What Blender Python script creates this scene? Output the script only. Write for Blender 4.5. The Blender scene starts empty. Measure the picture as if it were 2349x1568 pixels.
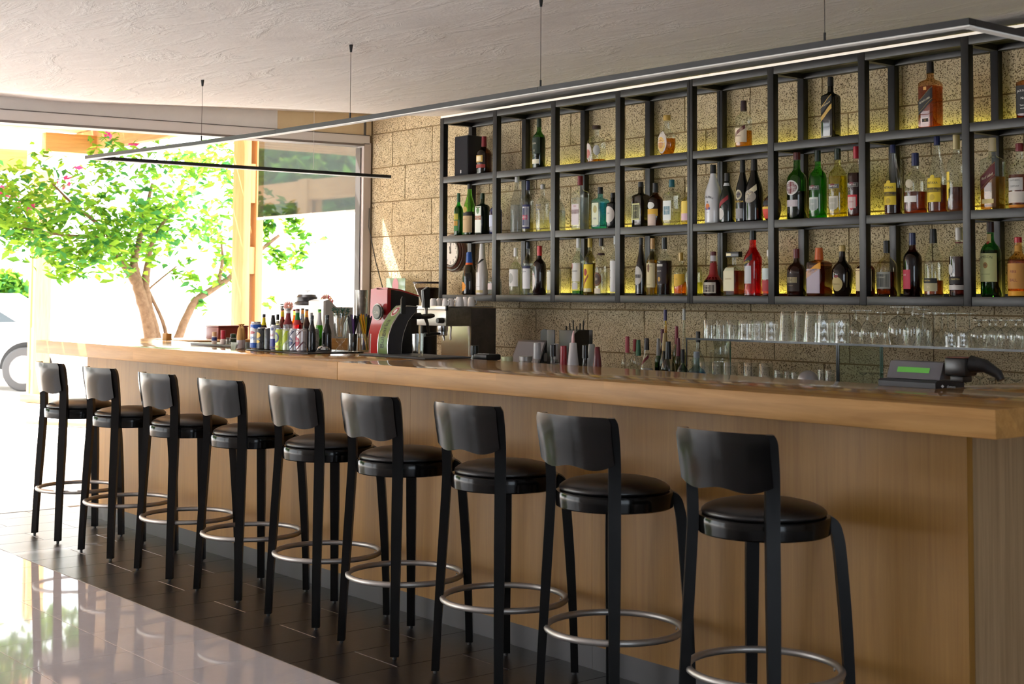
import bpy, bmesh, math, random
from math import sin, cos, pi, radians, tan, sqrt, atan2
from mathutils import Vector, Matrix
random.seed(7)
SC = bpy.context.scene
COL = SC.collection

# ------------------------------------------------------------------ camera
W_, H_ = 2349.0, 1568.0
FPX, YAW, PITCH, ROLL, SY = 3231.06, 0.881433, -0.058276, 0.006007, -291.65
CAM = Vector((0.0, 0.0, 1.43))
_d = Vector((-sin(YAW) * cos(PITCH), cos(YAW) * cos(PITCH), -sin(PITCH)))
_r0 = Vector((cos(YAW), sin(YAW), 0.0))
_u0 = _r0.cross(_d)
_r = _r0 * cos(ROLL) + _u0 * sin(ROLL)
_u = -_r0 * sin(ROLL) + _u0 * cos(ROLL)
cd = bpy.data.cameras.new('camera')
cam = bpy.data.objects.new('camera', cd)
COL.objects.link(cam)
cam.matrix_world = Matrix(((_r.x, _u.x, -_d.x, 0), (_r.y, _u.y, -_d.y, 0), (_r.z, _u.z, -_d.z, CAM.z), (0, 0, 0, 1)))
cd.sensor_fit = 'HORIZONTAL'
cd.sensor_width = 36.0
cd.lens = FPX / W_ * 36.0
cd.shift_y = SY / W_
cd.clip_start = 0.05
cd.clip_end = 200
cd.dof.use_dof = True
cd.dof.focus_distance = 7.0
cd.dof.aperture_fstop = 6.3
SC.camera = cam

# ------------------------------------------------------------------ sky, sun, exposure
world = bpy.data.worlds.new('sky')
SC.world = world
world.use_nodes = True
bg = world.node_tree.nodes['Background']
bg.inputs['Color'].default_value = (0.94, 0.975, 1.0, 1)
bg.inputs['Strength'].default_value = 4.6
sd = bpy.data.lights.new('sun', 'SUN')
sd.energy = 20.0
sd.angle = radians(0.6)
sd.color = (1.0, 0.98, 0.95)
sun = bpy.data.objects.new('sun', sd)
COL.objects.link(sun)
sun.location = (-14, 0, 12)
sun.rotation_euler = Vector((0.46, 0.22, -0.86)).to_track_quat('-Z', 'Y').to_euler()
SC.view_settings.view_transform = 'Standard'
SC.view_settings.look = 'None'
SC.view_settings.gamma = 1.0
SC.view_settings.use_curve_mapping = False
SC.view_settings.exposure = 0.46
cy = SC.cycles
cy.max_bounces = 10
cy.diffuse_bounces = 5
cy.glossy_bounces = 4
cy.transmission_bounces = 8
cy.transparent_max_bounces = 40
cy.caustics_reflective = False
cy.caustics_refractive = False
cy.sample_clamp_indirect = 6.0

# ------------------------------------------------------------------ points from directions
def _ray(x, y):
    return _d * FPX + _r * (x - W_ / 2) - _u * (y - H_ / 2 - SY)
def onY(x, y, v):
    r = _ray(x, y); return CAM + r * (v / r.y)
def onZ(x, y, v):
    r = _ray(x, y); return CAM + r * ((v - CAM.z) / r.z)
def onX(x, y, v):
    r = _ray(x, y); return CAM + r * (v / r.x)
def depth(p):
    return (Vector(p) - CAM).dot(_d)

# ------------------------------------------------------------------ materials
def lin(c):
    return tuple(((v / 255.0) / 12.92 if v / 255.0 <= 0.04045 else ((v / 255.0 + 0.055) / 1.055) ** 2.4) for v in c)
MATS = {}
def mat(name):
    m = bpy.data.materials.new(name)
    m.use_nodes = True
    n = m.node_tree.nodes
    return m, n, m.node_tree.links, n['Principled BSDF']
def M(rgb, rough=0.5, metal=0.0, spec=0.5, coat=0.0, emit=0.0, key=None):
    """plain principled material, colours given as sRGB 0-255"""
    k = ('p', tuple(rgb), rough, metal, spec, coat, emit)
    if k in MATS: return MATS[k]
    m, n, l, b = mat('mat_%d' % len(MATS))
    c = lin(rgb)
    b.inputs['Base Color'].default_value = (*c, 1)
    b.inputs['Roughness'].default_value = rough
    b.inputs['Metallic'].default_value = metal
    b.inputs['Specular IOR Level'].default_value = spec
    b.inputs['Coat Weight'].default_value = coat
    b.inputs['Coat Roughness'].default_value = 0.08
    if emit:
        b.inputs['Emission Color'].default_value = (*c, 1)
        b.inputs['Emission Strength'].default_value = emit
    # faint procedural unevenness
    nz = n.new('ShaderNodeTexNoise'); nz.inputs['Scale'].default_value = 35
    mr = n.new('ShaderNodeMapRange'); mr.inputs['To Min'].default_value = max(0.0, rough - 0.04); mr.inputs['To Max'].default_value = min(1.0, rough + 0.04)
    tc = n.new('ShaderNodeTexCoord')
    l.new(tc.outputs['Object'], nz.inputs['Vector']); l.new(nz.outputs['Fac'], mr.inputs['Value']); l.new(mr.outputs['Result'], b.inputs['Roughness'])
    MATS[k] = m
    return m
def GL(rgb, gloss=0.5, rough=0.03, body=0.0, bodyc=None):
    """thin tinted glass or liquid: tinted transparency, fresnel reflection, optional milky body"""
    k = ('g', tuple(rgb), gloss, rough, body, bodyc)
    if k in MATS: return MATS[k]
    m, n, l, b = mat('glass_%d' % len(MATS))
    n.remove(b)
    out = n['Material Output']
    tr = n.new('ShaderNodeBsdfTransparent'); tr.inputs['Color'].default_value = (*[c ** 0.5 for c in lin(rgb)], 1)   # two walls are crossed
    gs = n.new('ShaderNodeBsdfGlossy'); gs.inputs['Roughness'].default_value = rough; gs.inputs['Color'].default_value = (1, 1, 1, 1)
    lw = n.new('ShaderNodeFresnel')
    ge = n.new('ShaderNodeNewGeometry'); mi = n.new('ShaderNodeMapRange'); mi.inputs['To Min'].default_value = 1.5; mi.inputs['To Max'].default_value = 1 / 1.5
    l.new(ge.outputs['Backfacing'], mi.inputs['Value']); l.new(mi.outputs['Result'], lw.inputs['IOR'])   # same reflection on both faces of the thin wall
    mul = n.new('ShaderNodeMath'); mul.operation = 'MULTIPLY'; mul.inputs[1].default_value = 2.0 * gloss
    l.new(lw.outputs['Fac'], mul.inputs[0])
    mx = n.new('ShaderNodeMixShader')
    l.new(mul.outputs[0], mx.inputs['Fac'])
    base = tr
    if body > 0:
        df = n.new('ShaderNodeBsdfDiffuse'); df.inputs['Color'].default_value = (*lin(bodyc or rgb), 1)
        m2 = n.new('ShaderNodeMixShader'); m2.inputs['Fac'].default_value = body
        l.new(tr.outputs[0], m2.inputs[1]); l.new(df.outputs[0], m2.inputs[2]); base = m2
    l.new(base.outputs[0], mx.inputs[1]); l.new(gs.outputs[0], mx.inputs[2])
    l.new(mx.outputs[0], out.inputs['Surface'])
    MATS[k] = m
    return m
def nodes_chain(n, l, kind, **kw):
    nd = n.new(kind)
    for a, b in kw.items():
        if a in nd.inputs: nd.inputs[a].default_value = b
        else: setattr(nd, a, b)
    return nd
def ramp(n, stops):
    r = n.new('ShaderNodeValToRGB')
    e = r.color_ramp.elements
    while len(e) < len(stops): e.new(0.5)
    for el, (p, c) in zip(e, stops):
        el.position = p; el.color = (*c, 1)
    return r
def wood(name, c1, c2, scale, rough=0.35, stave=None, coat=0.0, bump=0.05, edge_rough=0.0):
    """grain noise stretched by scale; stave = (length, height, axes) adds glued lamellae of varying tone"""
    m, n, l, b = mat(name)
    tc = n.new('ShaderNodeTexCoord')
    mp = n.new('ShaderNodeMapping'); mp.inputs['Scale'].default_value = scale
    l.new(tc.outputs['Object'], mp.inputs['Vector'])
    nz = n.new('ShaderNodeTexNoise'); nz.inputs['Scale'].default_value = 1.0; nz.inputs['Detail'].default_value = 6; nz.inputs['Roughness'].default_value = 0.65; nz.inputs['Distortion'].default_value = 0.6
    l.new(mp.outputs[0], nz.inputs['Vector'])
    rp = ramp(n, [(0.30, lin(c1)), (0.70, lin(c2))])
    l.new(nz.outputs['Fac'], rp.inputs['Fac'])
    col = rp.outputs['Color']
    if stave:
        sx = n.new('ShaderNodeSeparateXYZ'); l.new(tc.outputs['Object'], sx.inputs[0])
        ad = n.new('ShaderNodeMath'); ad.operation = 'ADD'; l.new(sx.outputs['Y'], ad.inputs[0]); l.new(sx.outputs['Z'], ad.inputs[1])
        cb = n.new('ShaderNodeCombineXYZ'); l.new(sx.outputs[stave[2]], cb.inputs['X'])
        if stave[3] == 'YZ': l.new(ad.outputs[0], cb.inputs['Y'])
        else: l.new(sx.outputs[stave[3]], cb.inputs['Y'])
        bk = n.new('ShaderNodeTexBrick'); bk.offset = 0.37; bk.inputs['Mortar Size'].default_value = 0.0
        bk.inputs['Scale'].default_value = 1.0; bk.inputs['Brick Width'].default_value = stave[0]; bk.inputs['Row Height'].default_value = stave[1]
        bk.inputs['Color1'].default_value = (0.88, 0.88, 0.88, 1); bk.inputs['Color2'].default_value = (1.06, 1.06, 1.06, 1); bk.inputs['Mortar'].default_value = (0.8, 0.8, 0.8, 1)
        l.new(cb.outputs[0], bk.inputs['Vector'])
        mx = n.new('ShaderNodeMix'); mx.data_type = 'RGBA'; mx.blend_type = 'MULTIPLY'; mx.inputs['Factor'].default_value = 1.0
        l.new(col, mx.inputs[6]); l.new(bk.outputs['Color'], mx.inputs[7]); col = mx.outputs[2]
    l.new(col, b.inputs['Base Color'])
    b.inputs['Roughness'].default_value = rough
    if edge_rough:      # varnished flat, duller sawn edge
        ge = n.new('ShaderNodeNewGeometry'); sn = n.new('ShaderNodeSeparateXYZ'); l.new(ge.outputs['True Normal'], sn.inputs[0])
        mr = n.new('ShaderNodeMapRange'); mr.inputs['From Min'].default_value = 0.5; mr.inputs['From Max'].default_value = 0.9; mr.inputs['To Min'].default_value = edge_rough; mr.inputs['To Max'].default_value = rough
        l.new(sn.outputs['Z'], mr.inputs['Value']); l.new(mr.outputs[0], b.inputs['Roughness'])
        b.inputs['Specular IOR Level'].default_value = 0.4
    bp = n.new('ShaderNodeBump'); bp.inputs['Strength'].default_value = bump; bp.inputs['Distance'].default_value = 0.004
    l.new(nz.outputs['Fac'], bp.inputs['Height']); l.new(bp.outputs[0], b.inputs['Normal'])
    return m
def rough_mat(name, c1, c2, scale, rough, bump, dist, pits=None, rand=False, spec=0.3, detail=8, tint=0.0):
    """noise coloured, noise bumped surface; pits=(scale, amount, colour) adds small dark pores"""
    m, n, l, b = mat(name)
    tc = n.new('ShaderNodeTexCoord'); vec = tc.outputs['Object']
    if rand:
        oi = n.new('ShaderNodeObjectInfo')
        sc_ = n.new('ShaderNodeVectorMath'); sc_.operation = 'SCALE'; sc_.inputs['Scale'].default_value = 37.0
        cb = n.new('ShaderNodeCombineXYZ'); l.new(oi.outputs['Random'], cb.inputs[0]); l.new(oi.outputs['Random'], cb.inputs[1])
        l.new(cb.outputs[0], sc_.inputs[0])
        av = n.new('ShaderNodeVectorMath'); av.operation = 'ADD'; l.new(vec, av.inputs[0]); l.new(sc_.outputs[0], av.inputs[1]); vec = av.outputs[0]
    nz = n.new('ShaderNodeTexNoise'); nz.inputs['Scale'].default_value = scale; nz.inputs['Detail'].default_value = detail; nz.inputs['Roughness'].default_value = 0.7
    l.new(vec, nz.inputs['Vector'])
    rp = ramp(n, [(0.3, lin(c1)), (0.7, lin(c2))]); l.new(nz.outputs['Fac'], rp.inputs['Fac'])
    col = rp.outputs['Color']; h = nz.outputs['Fac']
    if pits:
        n2 = n.new('ShaderNodeTexNoise'); n2.inputs['Scale'].default_value = pits[0]; n2.inputs['Detail'].default_value = 3; n2.inputs['Roughness'].default_value = 0.6
        l.new(vec, n2.inputs['Vector'])
        r2 = ramp(n, [(pits[1], (0, 0, 0)), (pits[1] + 0.10, (1, 1, 1))]); l.new(n2.outputs['Fac'], r2.inputs['Fac'])
        mx = n.new('ShaderNodeMix'); mx.data_type = 'RGBA'; l.new(r2.outputs['Color'], mx.inputs['Factor'])
        mx.inputs[6].default_value = (*lin(pits[2]), 1); l.new(col, mx.inputs[7]); col = mx.outputs[2]
        ml = n.new('ShaderNodeMath'); ml.operation = 'MULTIPLY'; l.new(h, ml.inputs[0]); ml.inputs[1].default_value = 0.6
        a2 = n.new('ShaderNodeMath'); a2.operation = 'ADD'; l.new(ml.outputs[0], a2.inputs[0]); l.new(r2.outputs['Color'], a2.inputs[1]); h = a2.outputs[0]
    if tint and rand:
        mr = n.new('ShaderNodeMapRange'); mr.inputs['To Min'].default_value = 1 - tint; mr.inputs['To Max'].default_value = 1 + tint
        l.new(oi.outputs['Random'], mr.inputs['Value'])
        hv = n.new('ShaderNodeHueSaturation'); l.new(mr.outputs[0], hv.inputs['Value']); l.new(col, hv.inputs['Color']); col = hv.outputs[0]
    l.new(col, b.inputs['Base Color'])
    b.inputs['Roughness'].default_value = rough; b.inputs['Specular IOR Level'].default_value = spec
    if bump:
        bp = n.new('ShaderNodeBump'); bp.inputs['Strength'].default_value = bump; bp.inputs['Distance'].default_value = dist
        l.new(h, bp.inputs['Height']); l.new(bp.outputs[0], b.inputs['Normal'])
    return m

# ------------------------------------------------------------------ mesh building
class MB:
    def __init__(s): s.v = []; s.f = []
    def add(s, vs, fs):
        o = len(s.v); s.v += [tuple(v) for v in vs]; s.f += [tuple(i + o for i in f) for f in fs]; return s
    def box(s, x0, x1, y0, y1, z0, z1):
        return s.add([(x0, y0, z0), (x1, y0, z0), (x1, y1, z0), (x0, y1, z0), (x0, y0, z1), (x1, y0, z1), (x1, y1, z1), (x0, y1, z1)],
                     [(0, 3, 2, 1), (4, 5, 6, 7), (0, 1, 5, 4), (1, 2, 6, 5), (2, 3, 7, 6), (3, 0, 4, 7)])
    def rbox(s, x0, x1, y0, y1, z0, z1, b=0.004, seg=2):
        bm = bmesh.new()
        vs = [bm.verts.new(p) for p in [(x0, y0, z0), (x1, y0, z0), (x1, y1, z0), (x0, y1, z0), (x0, y0, z1), (x1, y0, z1), (x1, y1, z1), (x0, y1, z1)]]
        for f in [(0, 3, 2, 1), (4, 5, 6, 7), (0, 1, 5, 4), (1, 2, 6, 5), (2, 3, 7, 6), (3, 0, 4, 7)]: bm.faces.new([vs[i] for i in f])
        bmesh.ops.bevel(bm, geom=bm.edges[:], offset=b, segments=seg, affect='EDGES', profile=0.5)
        bm.verts.index_update()
        s.add([v.co[:] for v in bm.verts], [[v.index for v in f.verts] for f in bm.faces]); bm.free(); return s
    def prism(s, pts, axis, a, b):
        """extrude 2D outline pts along axis ('x','y','z') from a to b"""
        n = len(pts)
        def P(p, t):
            return (t, p[0], p[1]) if axis == 'x' else ((p[0], t, p[1]) if axis == 'y' else (p[0], p[1], t))
        return s.add([P(p, a) for p in pts] + [P(p, b) for p in pts], [tuple(range(n - 1, -1, -1)), tuple(range(n, 2 * n))] + [(i, (i + 1) % n, n + (i + 1) % n, n + i) for i in range(n)])
    def tube(s, pts, rad, seg=8, closed=False, caps=True):
        pts = [Vector(p) for p in pts]; n = len(pts)
        rs = rad if isinstance(rad, (list, tuple)) else [rad] * n
        prev = None; rings = []
        for i, p in enumerate(pts):
            if closed: t = (pts[(i + 1) % n] - pts[i - 1])
            else: t = pts[min(i + 1, n - 1)] - pts[max(i - 1, 0)]
            t.normalize()
            if prev is None:
                a = Vector((0, 0, 1)) if abs(t.z) < 0.9 else Vector((1, 0, 0))
                u = t.cross(a).normalized()
            else:
                u = (prev - t * prev.dot(t)).normalized()
            w = t.cross(u); prev = u
            rings.append([p + (u * cos(2 * pi * k / seg) + w * sin(2 * pi * k / seg)) * rs[i] for k in range(seg)])
        vs = [q for r in rings for q in r]; fs = []
        for i in range(n if closed else n - 1):
            j = (i + 1) % n
            for k in range(seg):
                fs.append((i * seg + k, i * seg + (k + 1) % seg, j * seg + (k + 1) % seg, j * seg + k))
        if caps and not closed:
            fs.append(tuple(range(seg - 1, -1, -1))); fs.append(tuple(range((n - 1) * seg, n * seg)))
        return s.add(vs, fs)
    def sweep(s, pts, secs):
        """rectangular section swept: secs = list of (ux, uy, w, t): unit dir of width in xy, half width, half thickness"""
        vs = []; fs = []
        for p, (ux, uy, w, t) in zip(pts, secs):
            p = Vector(p); u = Vector((ux, uy, 0)); v = Vector((-uy, ux, 0))
            vs += [p - u * w - v * t, p + u * w - v * t, p + u * w + v * t, p - u * w + v * t]
        for i in range(len(pts) - 1):
            for k in range(4):
                fs.append((i * 4 + k, i * 4 + (k + 1) % 4, i * 4 + 4 + (k + 1) % 4, i * 4 + 4 + k))
        fs.append((3, 2, 1, 0)); e = len(vs) - 4; fs.append((e, e + 1, e + 2, e + 3))
        return s.add(vs, fs)
    def lathe(s, prof, seg=24, sq=None, cx=0, cy=0, flat=1.0, rot=0.0, cap0=True, cap1=True):
        """prof: (r, z); sq: superellipse exponent; flat: y squash"""
        vs = []; fs = []
        for r, z in prof:
            for k in range(seg):
                a = 2 * pi * k / seg + rot
                q = 1.0
                if sq: q = cross(a, sq)
                vs.append((cx + r * q * cos(a), cy + r * q * sin(a) * flat, z))
        n = len(prof)
        for i in range(n - 1):
            for k in range(seg):
                fs.append((i * seg + k, i * seg + (k + 1) % seg, (i + 1) * seg + (k + 1) % seg, (i + 1) * seg + k))
        if cap0: fs.append(tuple(range(seg - 1, -1, -1)))
        if cap1: fs.append(tuple(range((n - 1) * seg, n * seg)))
        return s.add(vs, fs)
    def mesh(s, name, m, smooth=28):
        me = bpy.data.meshes.new(name)
        me.from_pydata(s.v, [], s.f)
        me.update()
        if m is not None: me.materials.append(m)
        if smooth:
            me.shade_smooth()
            try: me.set_sharp_from_angle(angle=radians(smooth))
            except Exception: pass
        return me
    def build(s, name, m, parent=None, smooth=28):
        o = bpy.data.objects.new(name, s.mesh(name, m, smooth))
        COL.objects.link(o)
        if parent: o.parent = parent
        return o
def cross(a, n):
    return (abs(cos(a)) ** n + abs(sin(a)) ** n) ** (-1.0 / n)
def tag(o, label=None, cat=None, group=None, kind=None):
    if label: o['label'] = label
    if cat: o['category'] = cat
    if group: o['group'] = group
    if kind: o['kind'] = kind
    return o
def thing(name, label, cat, loc=(0, 0, 0), rz=0.0, group=None):
    o = bpy.data.objects.new(name, None); COL.objects.link(o)
    o.empty_display_size = 0.05
    o.location = loc; o.rotation_euler = (0, 0, rz)
    return tag(o, label, cat, group)
def copy_tree(o, parent=None):
    c = o.copy(); COL.objects.link(c)
    if parent: c.parent = parent
    for ch in list(o.children): copy_tree(ch, c)
    return c
def inst(o, name, loc, parent, rz=0.0, scale=None):
    c = bpy.data.objects.new(name, o if isinstance(o, bpy.types.Mesh) else o.data); COL.objects.link(c)
    c.location = loc; c.rotation_euler = (0, 0, rz); c.parent = parent
    if scale: c.scale = scale
    return c
_font_cache = {}
def text_mesh(txt, size, wide=None, bold=0.0):
    """flat filled letters centred on the origin in the xy plane: (verts, faces)"""
    k = (txt, size, wide, bold)
    if k in _font_cache: return _font_cache[k]
    cu = bpy.data.curves.new('letters', 'FONT'); cu.body = txt; cu.size = size; cu.align_x = 'CENTER'; cu.align_y = 'CENTER'; cu.resolution_u = 2; cu.offset = bold
    o = bpy.data.objects.new('letters', cu); COL.objects.link(o)
    dg = bpy.context.evaluated_depsgraph_get()
    me = bpy.data.meshes.new_from_object(o.evaluated_get(dg))
    vs = [v.co.copy() for v in me.vertices]; fs = [tuple(p.vertices) for p in me.polygons]
    if wide and vs:
        w = max(v.x for v in vs) - min(v.x for v in vs)
        for v in vs: v.x *= wide / max(w, 1e-6)
    bpy.data.objects.remove(o); bpy.data.curves.remove(cu); bpy.data.meshes.remove(me)
    _font_cache[k] = (vs, fs)
    return vs, fs
def flat_text(name, txt, size, m, parent, loc, xdir, ydir, wide=None, bold=0.0):
    vs, fs = text_mesh(txt, size, wide, bold)
    xd = Vector(xdir).normalized(); yd = Vector(ydir).normalized(); L = Vector(loc)
    mb = MB().add([L + xd * v.x + yd * v.y for v in vs], fs)
    return mb.build(name, m, parent, smooth=0)
# ================================================================== the setting
XW = -8.97           # plane of the big open side
YB = 6.0             # face of the block wall
def sstep(a, b, x):
    t = max(0.0, min(1.0, (x - a) / (b - a))); return t * t * (3 - 2 * t)
def ceil_z(x, y):
    return 2.595 + 0.05 * max(0.0, min(2.6, y - 3.5)) + 0.10 * sstep(-8.0, -8.95, x) + 0.004 * sin(2.1 * x + 1.3 * y) + 0.003 * sin(3.7 * y - 1.1 * x)
plaster = rough_mat('ceiling_plaster', (176, 168, 162), (204, 197, 190), 3.0, 0.75, 0.55, 0.012, spec=0.25, detail=12)
white_pl = rough_mat('white_plaster', (236, 234, 232), (244, 242, 240), 4.0, 0.8, 0.1, 0.004)
beige_pl = rough_mat('beige_plaster', (226, 204, 164), (236, 216, 178), 4.0, 0.8, 0.1, 0.004)
# patches of trowelled relief on the ceiling: second, coarser bump
def ceiling_material():
    m, n, l, b = mat('ceiling_trowelled')
    tc = n.new('ShaderNodeTexCoord')
    mp = n.new('ShaderNodeMapping'); mp.inputs['Scale'].default_value = (1.0, 2.2, 1.0); l.new(tc.outputs['Object'], mp.inputs[0])
    a = n.new('ShaderNodeTexNoise'); a.inputs['Scale'].default_value = 2.2; a.inputs['Detail'].default_value = 10; a.inputs['Roughness'].default_value = 0.62; a.inputs['Distortion'].default_value = 0.8
    l.new(mp.outputs[0], a.inputs['Vector'])
    f = n.new('ShaderNodeTexNoise'); f.inputs['Scale'].default_value = 45; f.inputs['Detail'].default_value = 6; f.inputs['Roughness'].default_value = 0.7
    l.new(tc.outputs['Object'], f.inputs['Vector'])
    sm = n.new('ShaderNodeMapRange'); sm.inputs['From Min'].default_value = 0.52; sm.inputs['From Max'].default_value = 0.66
    l.new(a.outputs['Fac'], sm.inputs['Value'])
    mu = n.new('ShaderNodeMath'); mu.operation = 'MULTIPLY'; l.new(sm.outputs[0], mu.inputs[0]); l.new(f.outputs['Fac'], mu.inputs[1])
    m3 = n.new('ShaderNodeMath'); m3.operation = 'MULTIPLY_ADD'; l.new(f.outputs['Fac'], m3.inputs[0]); m3.inputs[1].default_value = 0.25; l.new(mu.outputs[0], m3.inputs[2])
    m4 = n.new('ShaderNodeMath'); m4.operation = 'MULTIPLY_ADD'; l.new(a.outputs['Fac'], m4.inputs[0]); m4.inputs[1].default_value = 0.8; l.new(m3.outputs[0], m4.inputs[2])
    bp = n.new('ShaderNodeBump'); bp.inputs['Strength'].default_value = 0.7; bp.inputs['Distance'].default_value = 0.012
    l.new(m4.outputs[0], bp.inputs['Height']); l.new(bp.outputs[0], b.inputs['Normal'])
    rp = ramp(n, [(0.3, lin((226, 222, 219))), (0.7, lin((240, 237, 234)))]); l.new(a.outputs['Fac'], rp.inputs['Fac']); l.new(rp.outputs[0], b.inputs['Base Color'])
    b.inputs['Roughness'].default_value = 0.7; b.inputs['Specular IOR Level'].default_value = 0.3
    return m
ceil_m = ceiling_material()
mb = MB()
nx, ny = 60, 44
xs = [XW - 0.05 + i * (3.1 - XW) / nx for i in range(nx + 1)]; ys = [-4.0 + j * 10.05 / ny for j in range(ny + 1)]
vs = [(x, y, ceil_z(x, y)) for y in ys for x in xs] + [(x, y, 3.05) for y in ys for x in xs]
N1 = (nx + 1) * (ny + 1); fs = []
for j in range(ny):
    for i in range(nx):
        a = j * (nx + 1) + i
        fs.append((a, a + nx + 1, a + nx + 2, a + 1)); fs.append((a + N1, a + 1 + N1, a + nx + 2 + N1, a + nx + 1 + N1))
mb.add(vs, fs)
mb.build('ceiling', ceil_m).update_tag()
tag(bpy.data.objects['ceiling'], kind='structure')

# ---- floor: bedding slab, then every tile
grout = M((58, 54, 54), 0.9)
grout_l = M((112, 106, 106), 0.9)
fl = MB().box(-9.3, 3.1, -4.0, 6.3, -0.12, -0.004).build('floor', M((200, 196, 198), 0.35), smooth=0)
tag(fl, kind='structure')
def tile_mesh(name, w, d, m, b=0.0015, gx=.0008, gy=.0019):
    return MB().rbox(-w / 2 + gx, w / 2 - gx, -d / 2 + gy, d / 2 - gy, -0.02, 0.0, b, 1).mesh(name, m, 0)
dark_tile = rough_mat('dark_slate_tile', (24, 22, 23), (40, 37, 38), 7.0, 0.32, 0.25, 0.004, rand=True, spec=0.5, tint=0.18)
light_tile = rough_mat('polished_light_tile', (200, 195, 200), (208, 203, 207), 6.0, 0.04, 0.0, 0.0, rand=True, spec=0.6, tint=0.02)
slab = MB().box(-9.28, 3.0, 2.885, 3.80, -0.012, -0.0016).build('grout_bed', M((190, 184, 178), 0.9), fl, 0)
MB().box(-9.28, -2.0, -0.8, 2.884, -0.0035, -0.0022).build('grout_bed', M((84, 80, 80), 0.9), fl, 0)
full = tile_mesh('tile', 0.2995, 0.62, dark_tile); half = tile_mesh('tile', 0.2995, 0.305, dark_tile)
x = -5.7505 - 0.2995 * 11; k = 11
i = 0
while x < -1.6:
    kk = round((x + 5.7505) / 0.2995)
    xc = x - 0.14975
    if kk % 2 == 0:
        inst(half, 'tile', (xc, 3.0375, 0), fl); inst(full, 'tile', (xc, 3.5, 0), fl)
    else:
        inst(full, 'tile', (xc, 3.195, 0), fl); inst(half, 'tile', (xc, 3.6575, 0), fl)
    x += 0.2995
lt = tile_mesh('tile', 0.396, 0.4035, light_tile, 0.0008, .0014, .0012)
for ix in range(-10, 9):
    for iy in range(0, 9):
        xx = -6.0 + 0.3955 * ix + 0.0; yy = 2.881 - 0.2013 - 0.4035 * iy
        if xx > -3.2 and iy > 3: continue
        inst(lt, 'tile', (xx, yy, 0), fl)
tag(MB().box(-9.33, -9.28, -4, 3.76, -0.05, 0.002).build('trim_1', M((170, 165, 160), 0.4), smooth=0), kind='structure')

# ---- block wall at the back
blk_m = rough_mat('split_concrete_block', (204, 184, 146), (228, 210, 176), 14.0, 0.95, 0.9, 0.006, pits=(150.0, 0.36, (112, 92, 66)), rand=True, spec=0.1, tint=0.07)
wb = MB().box(-9.1, 3.05, YB + 0.012, YB + 0.25, 0.0, 3.05).build('wall_back', M((140, 116, 80), 0.95), smooth=0)
tag(wb, kind='structure')
def block_mesh(seed, w):
    random.seed(seed)
    bm = bmesh.new()
    n, mz = 6, 3
    g = [[bm.verts.new((-w / 2 + w * i / n, (0.0 if 0 < i < n and 0 < j < mz else 0.004) + random.uniform(-.0022, .0022), -0.1265 + 0.253 * j / mz)) for i in range(n + 1)] for j in range(mz + 1)]
    for j in range(mz):
        for i in range(n): bm.faces.new((g[j][i], g[j][i + 1], g[j + 1][i + 1], g[j + 1][i]))
    e = [x for x in bm.edges if x.is_boundary]
    r = bmesh.ops.extrude_edge_only(bm, edges=e)
    for v in [q for q in r['geom'] if isinstance(q, bmesh.types.BMVert)]: v.co.y = 0.03
    me = bpy.data.meshes.new('block'); bmesh.ops.recalc_face_normals(bm, faces=bm.faces[:]); bm.to_mesh(me); bm.free()
    me.materials.append(blk_m); me.shade_smooth(); me.set_sharp_from_angle(angle=radians(40))
    return me
bms = [block_mesh(40 + k, 0.492) for k in range(6)]
zc = [0.833 + 0.2613 * k for k in range(9)]
k = 0
for r in range(8):
    off = -8.696 if r % 2 == 0 else -8.530
    c = off - 0.25 - 0.5
    while c < -2.3:
        k += 1
        lo, hi = c - 0.25, c + 0.25
        if hi > -8.95:
            if lo < -8.97:
                w = hi + 8.97 - .008
                o = inst(block_mesh(70 + r, w), 'block', ((hi - 0.004 - w / 2), YB, zc[r] + 0.1305), wb)
            else:
                inst(bms[(k * 5 + r) % 6], 'block', (c, YB, zc[r] + 0.1305), wb)
        c += 0.5
random.seed(7)
# ---- the open side: header, fascia, post
def bar(x0, x1, y0, z0a, z1a, y1, z0b, z1b):
    return MB().add([(x0, y0, z0a), (x1, y0, z0a), (x1, y0, z1a), (x0, y0, z1a), (x0, y1, z0b), (x1, y1, z0b), (x1, y1, z1b), (x0, y1, z1b)],
                    [(0, 1, 2, 3), (7, 6, 5, 4), (0, 4, 5, 1), (1, 5, 6, 2), (2, 6, 7, 3), (3, 7, 4, 0)])
alu = M((226, 222, 220), 0.4, 0.0)
alu_d = M((120, 112, 108), 0.4)
h1 = bar(XW - 0.14, XW, -4.0, 2.41, 2.485, 5.98, 2.588, 2.652).build('trim_2', alu, smooth=0); tag(h1, kind='structure')
bar(XW - 0.135, XW + 0.004, -4.0, 2.394, 2.41, 5.93, 2.572, 2.588).build('lower_lip', alu_d, h1, 0)
bar(XW - 0.03, XW + 0.004, -4.0, 2.485, 2.491, 5.98, 2.652, 2.657).build('shadow_gap', M((95, 90, 88), 0.6), h1, 0)
fw = bar(XW - 0.14, XW - 0.012, -4.0, 2.491, 3.0, 5.18, 2.645, 3.0).build('wall_left', white_pl, smooth=0); tag(fw, kind='structure')
bar(XW - 0.14, XW - 0.010, 5.18, 2.645, 3.0, 6.0, 2.657, 3.0).build('beige_panel', beige_pl, fw, 0)
pst = MB().rbox(XW - 0.09, XW, 5.925, 5.996, 0.0, 2.60, 0.006).build('trim_3', M((196, 186, 182), 0.35), smooth=0); tag(pst, kind='structure')
MB().box(XW - 0.094, XW - 0.03, 5.915, 5.926, 0.0, 2.56).build('gasket', M((90, 86, 84), 0.5), pst, 0)
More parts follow.
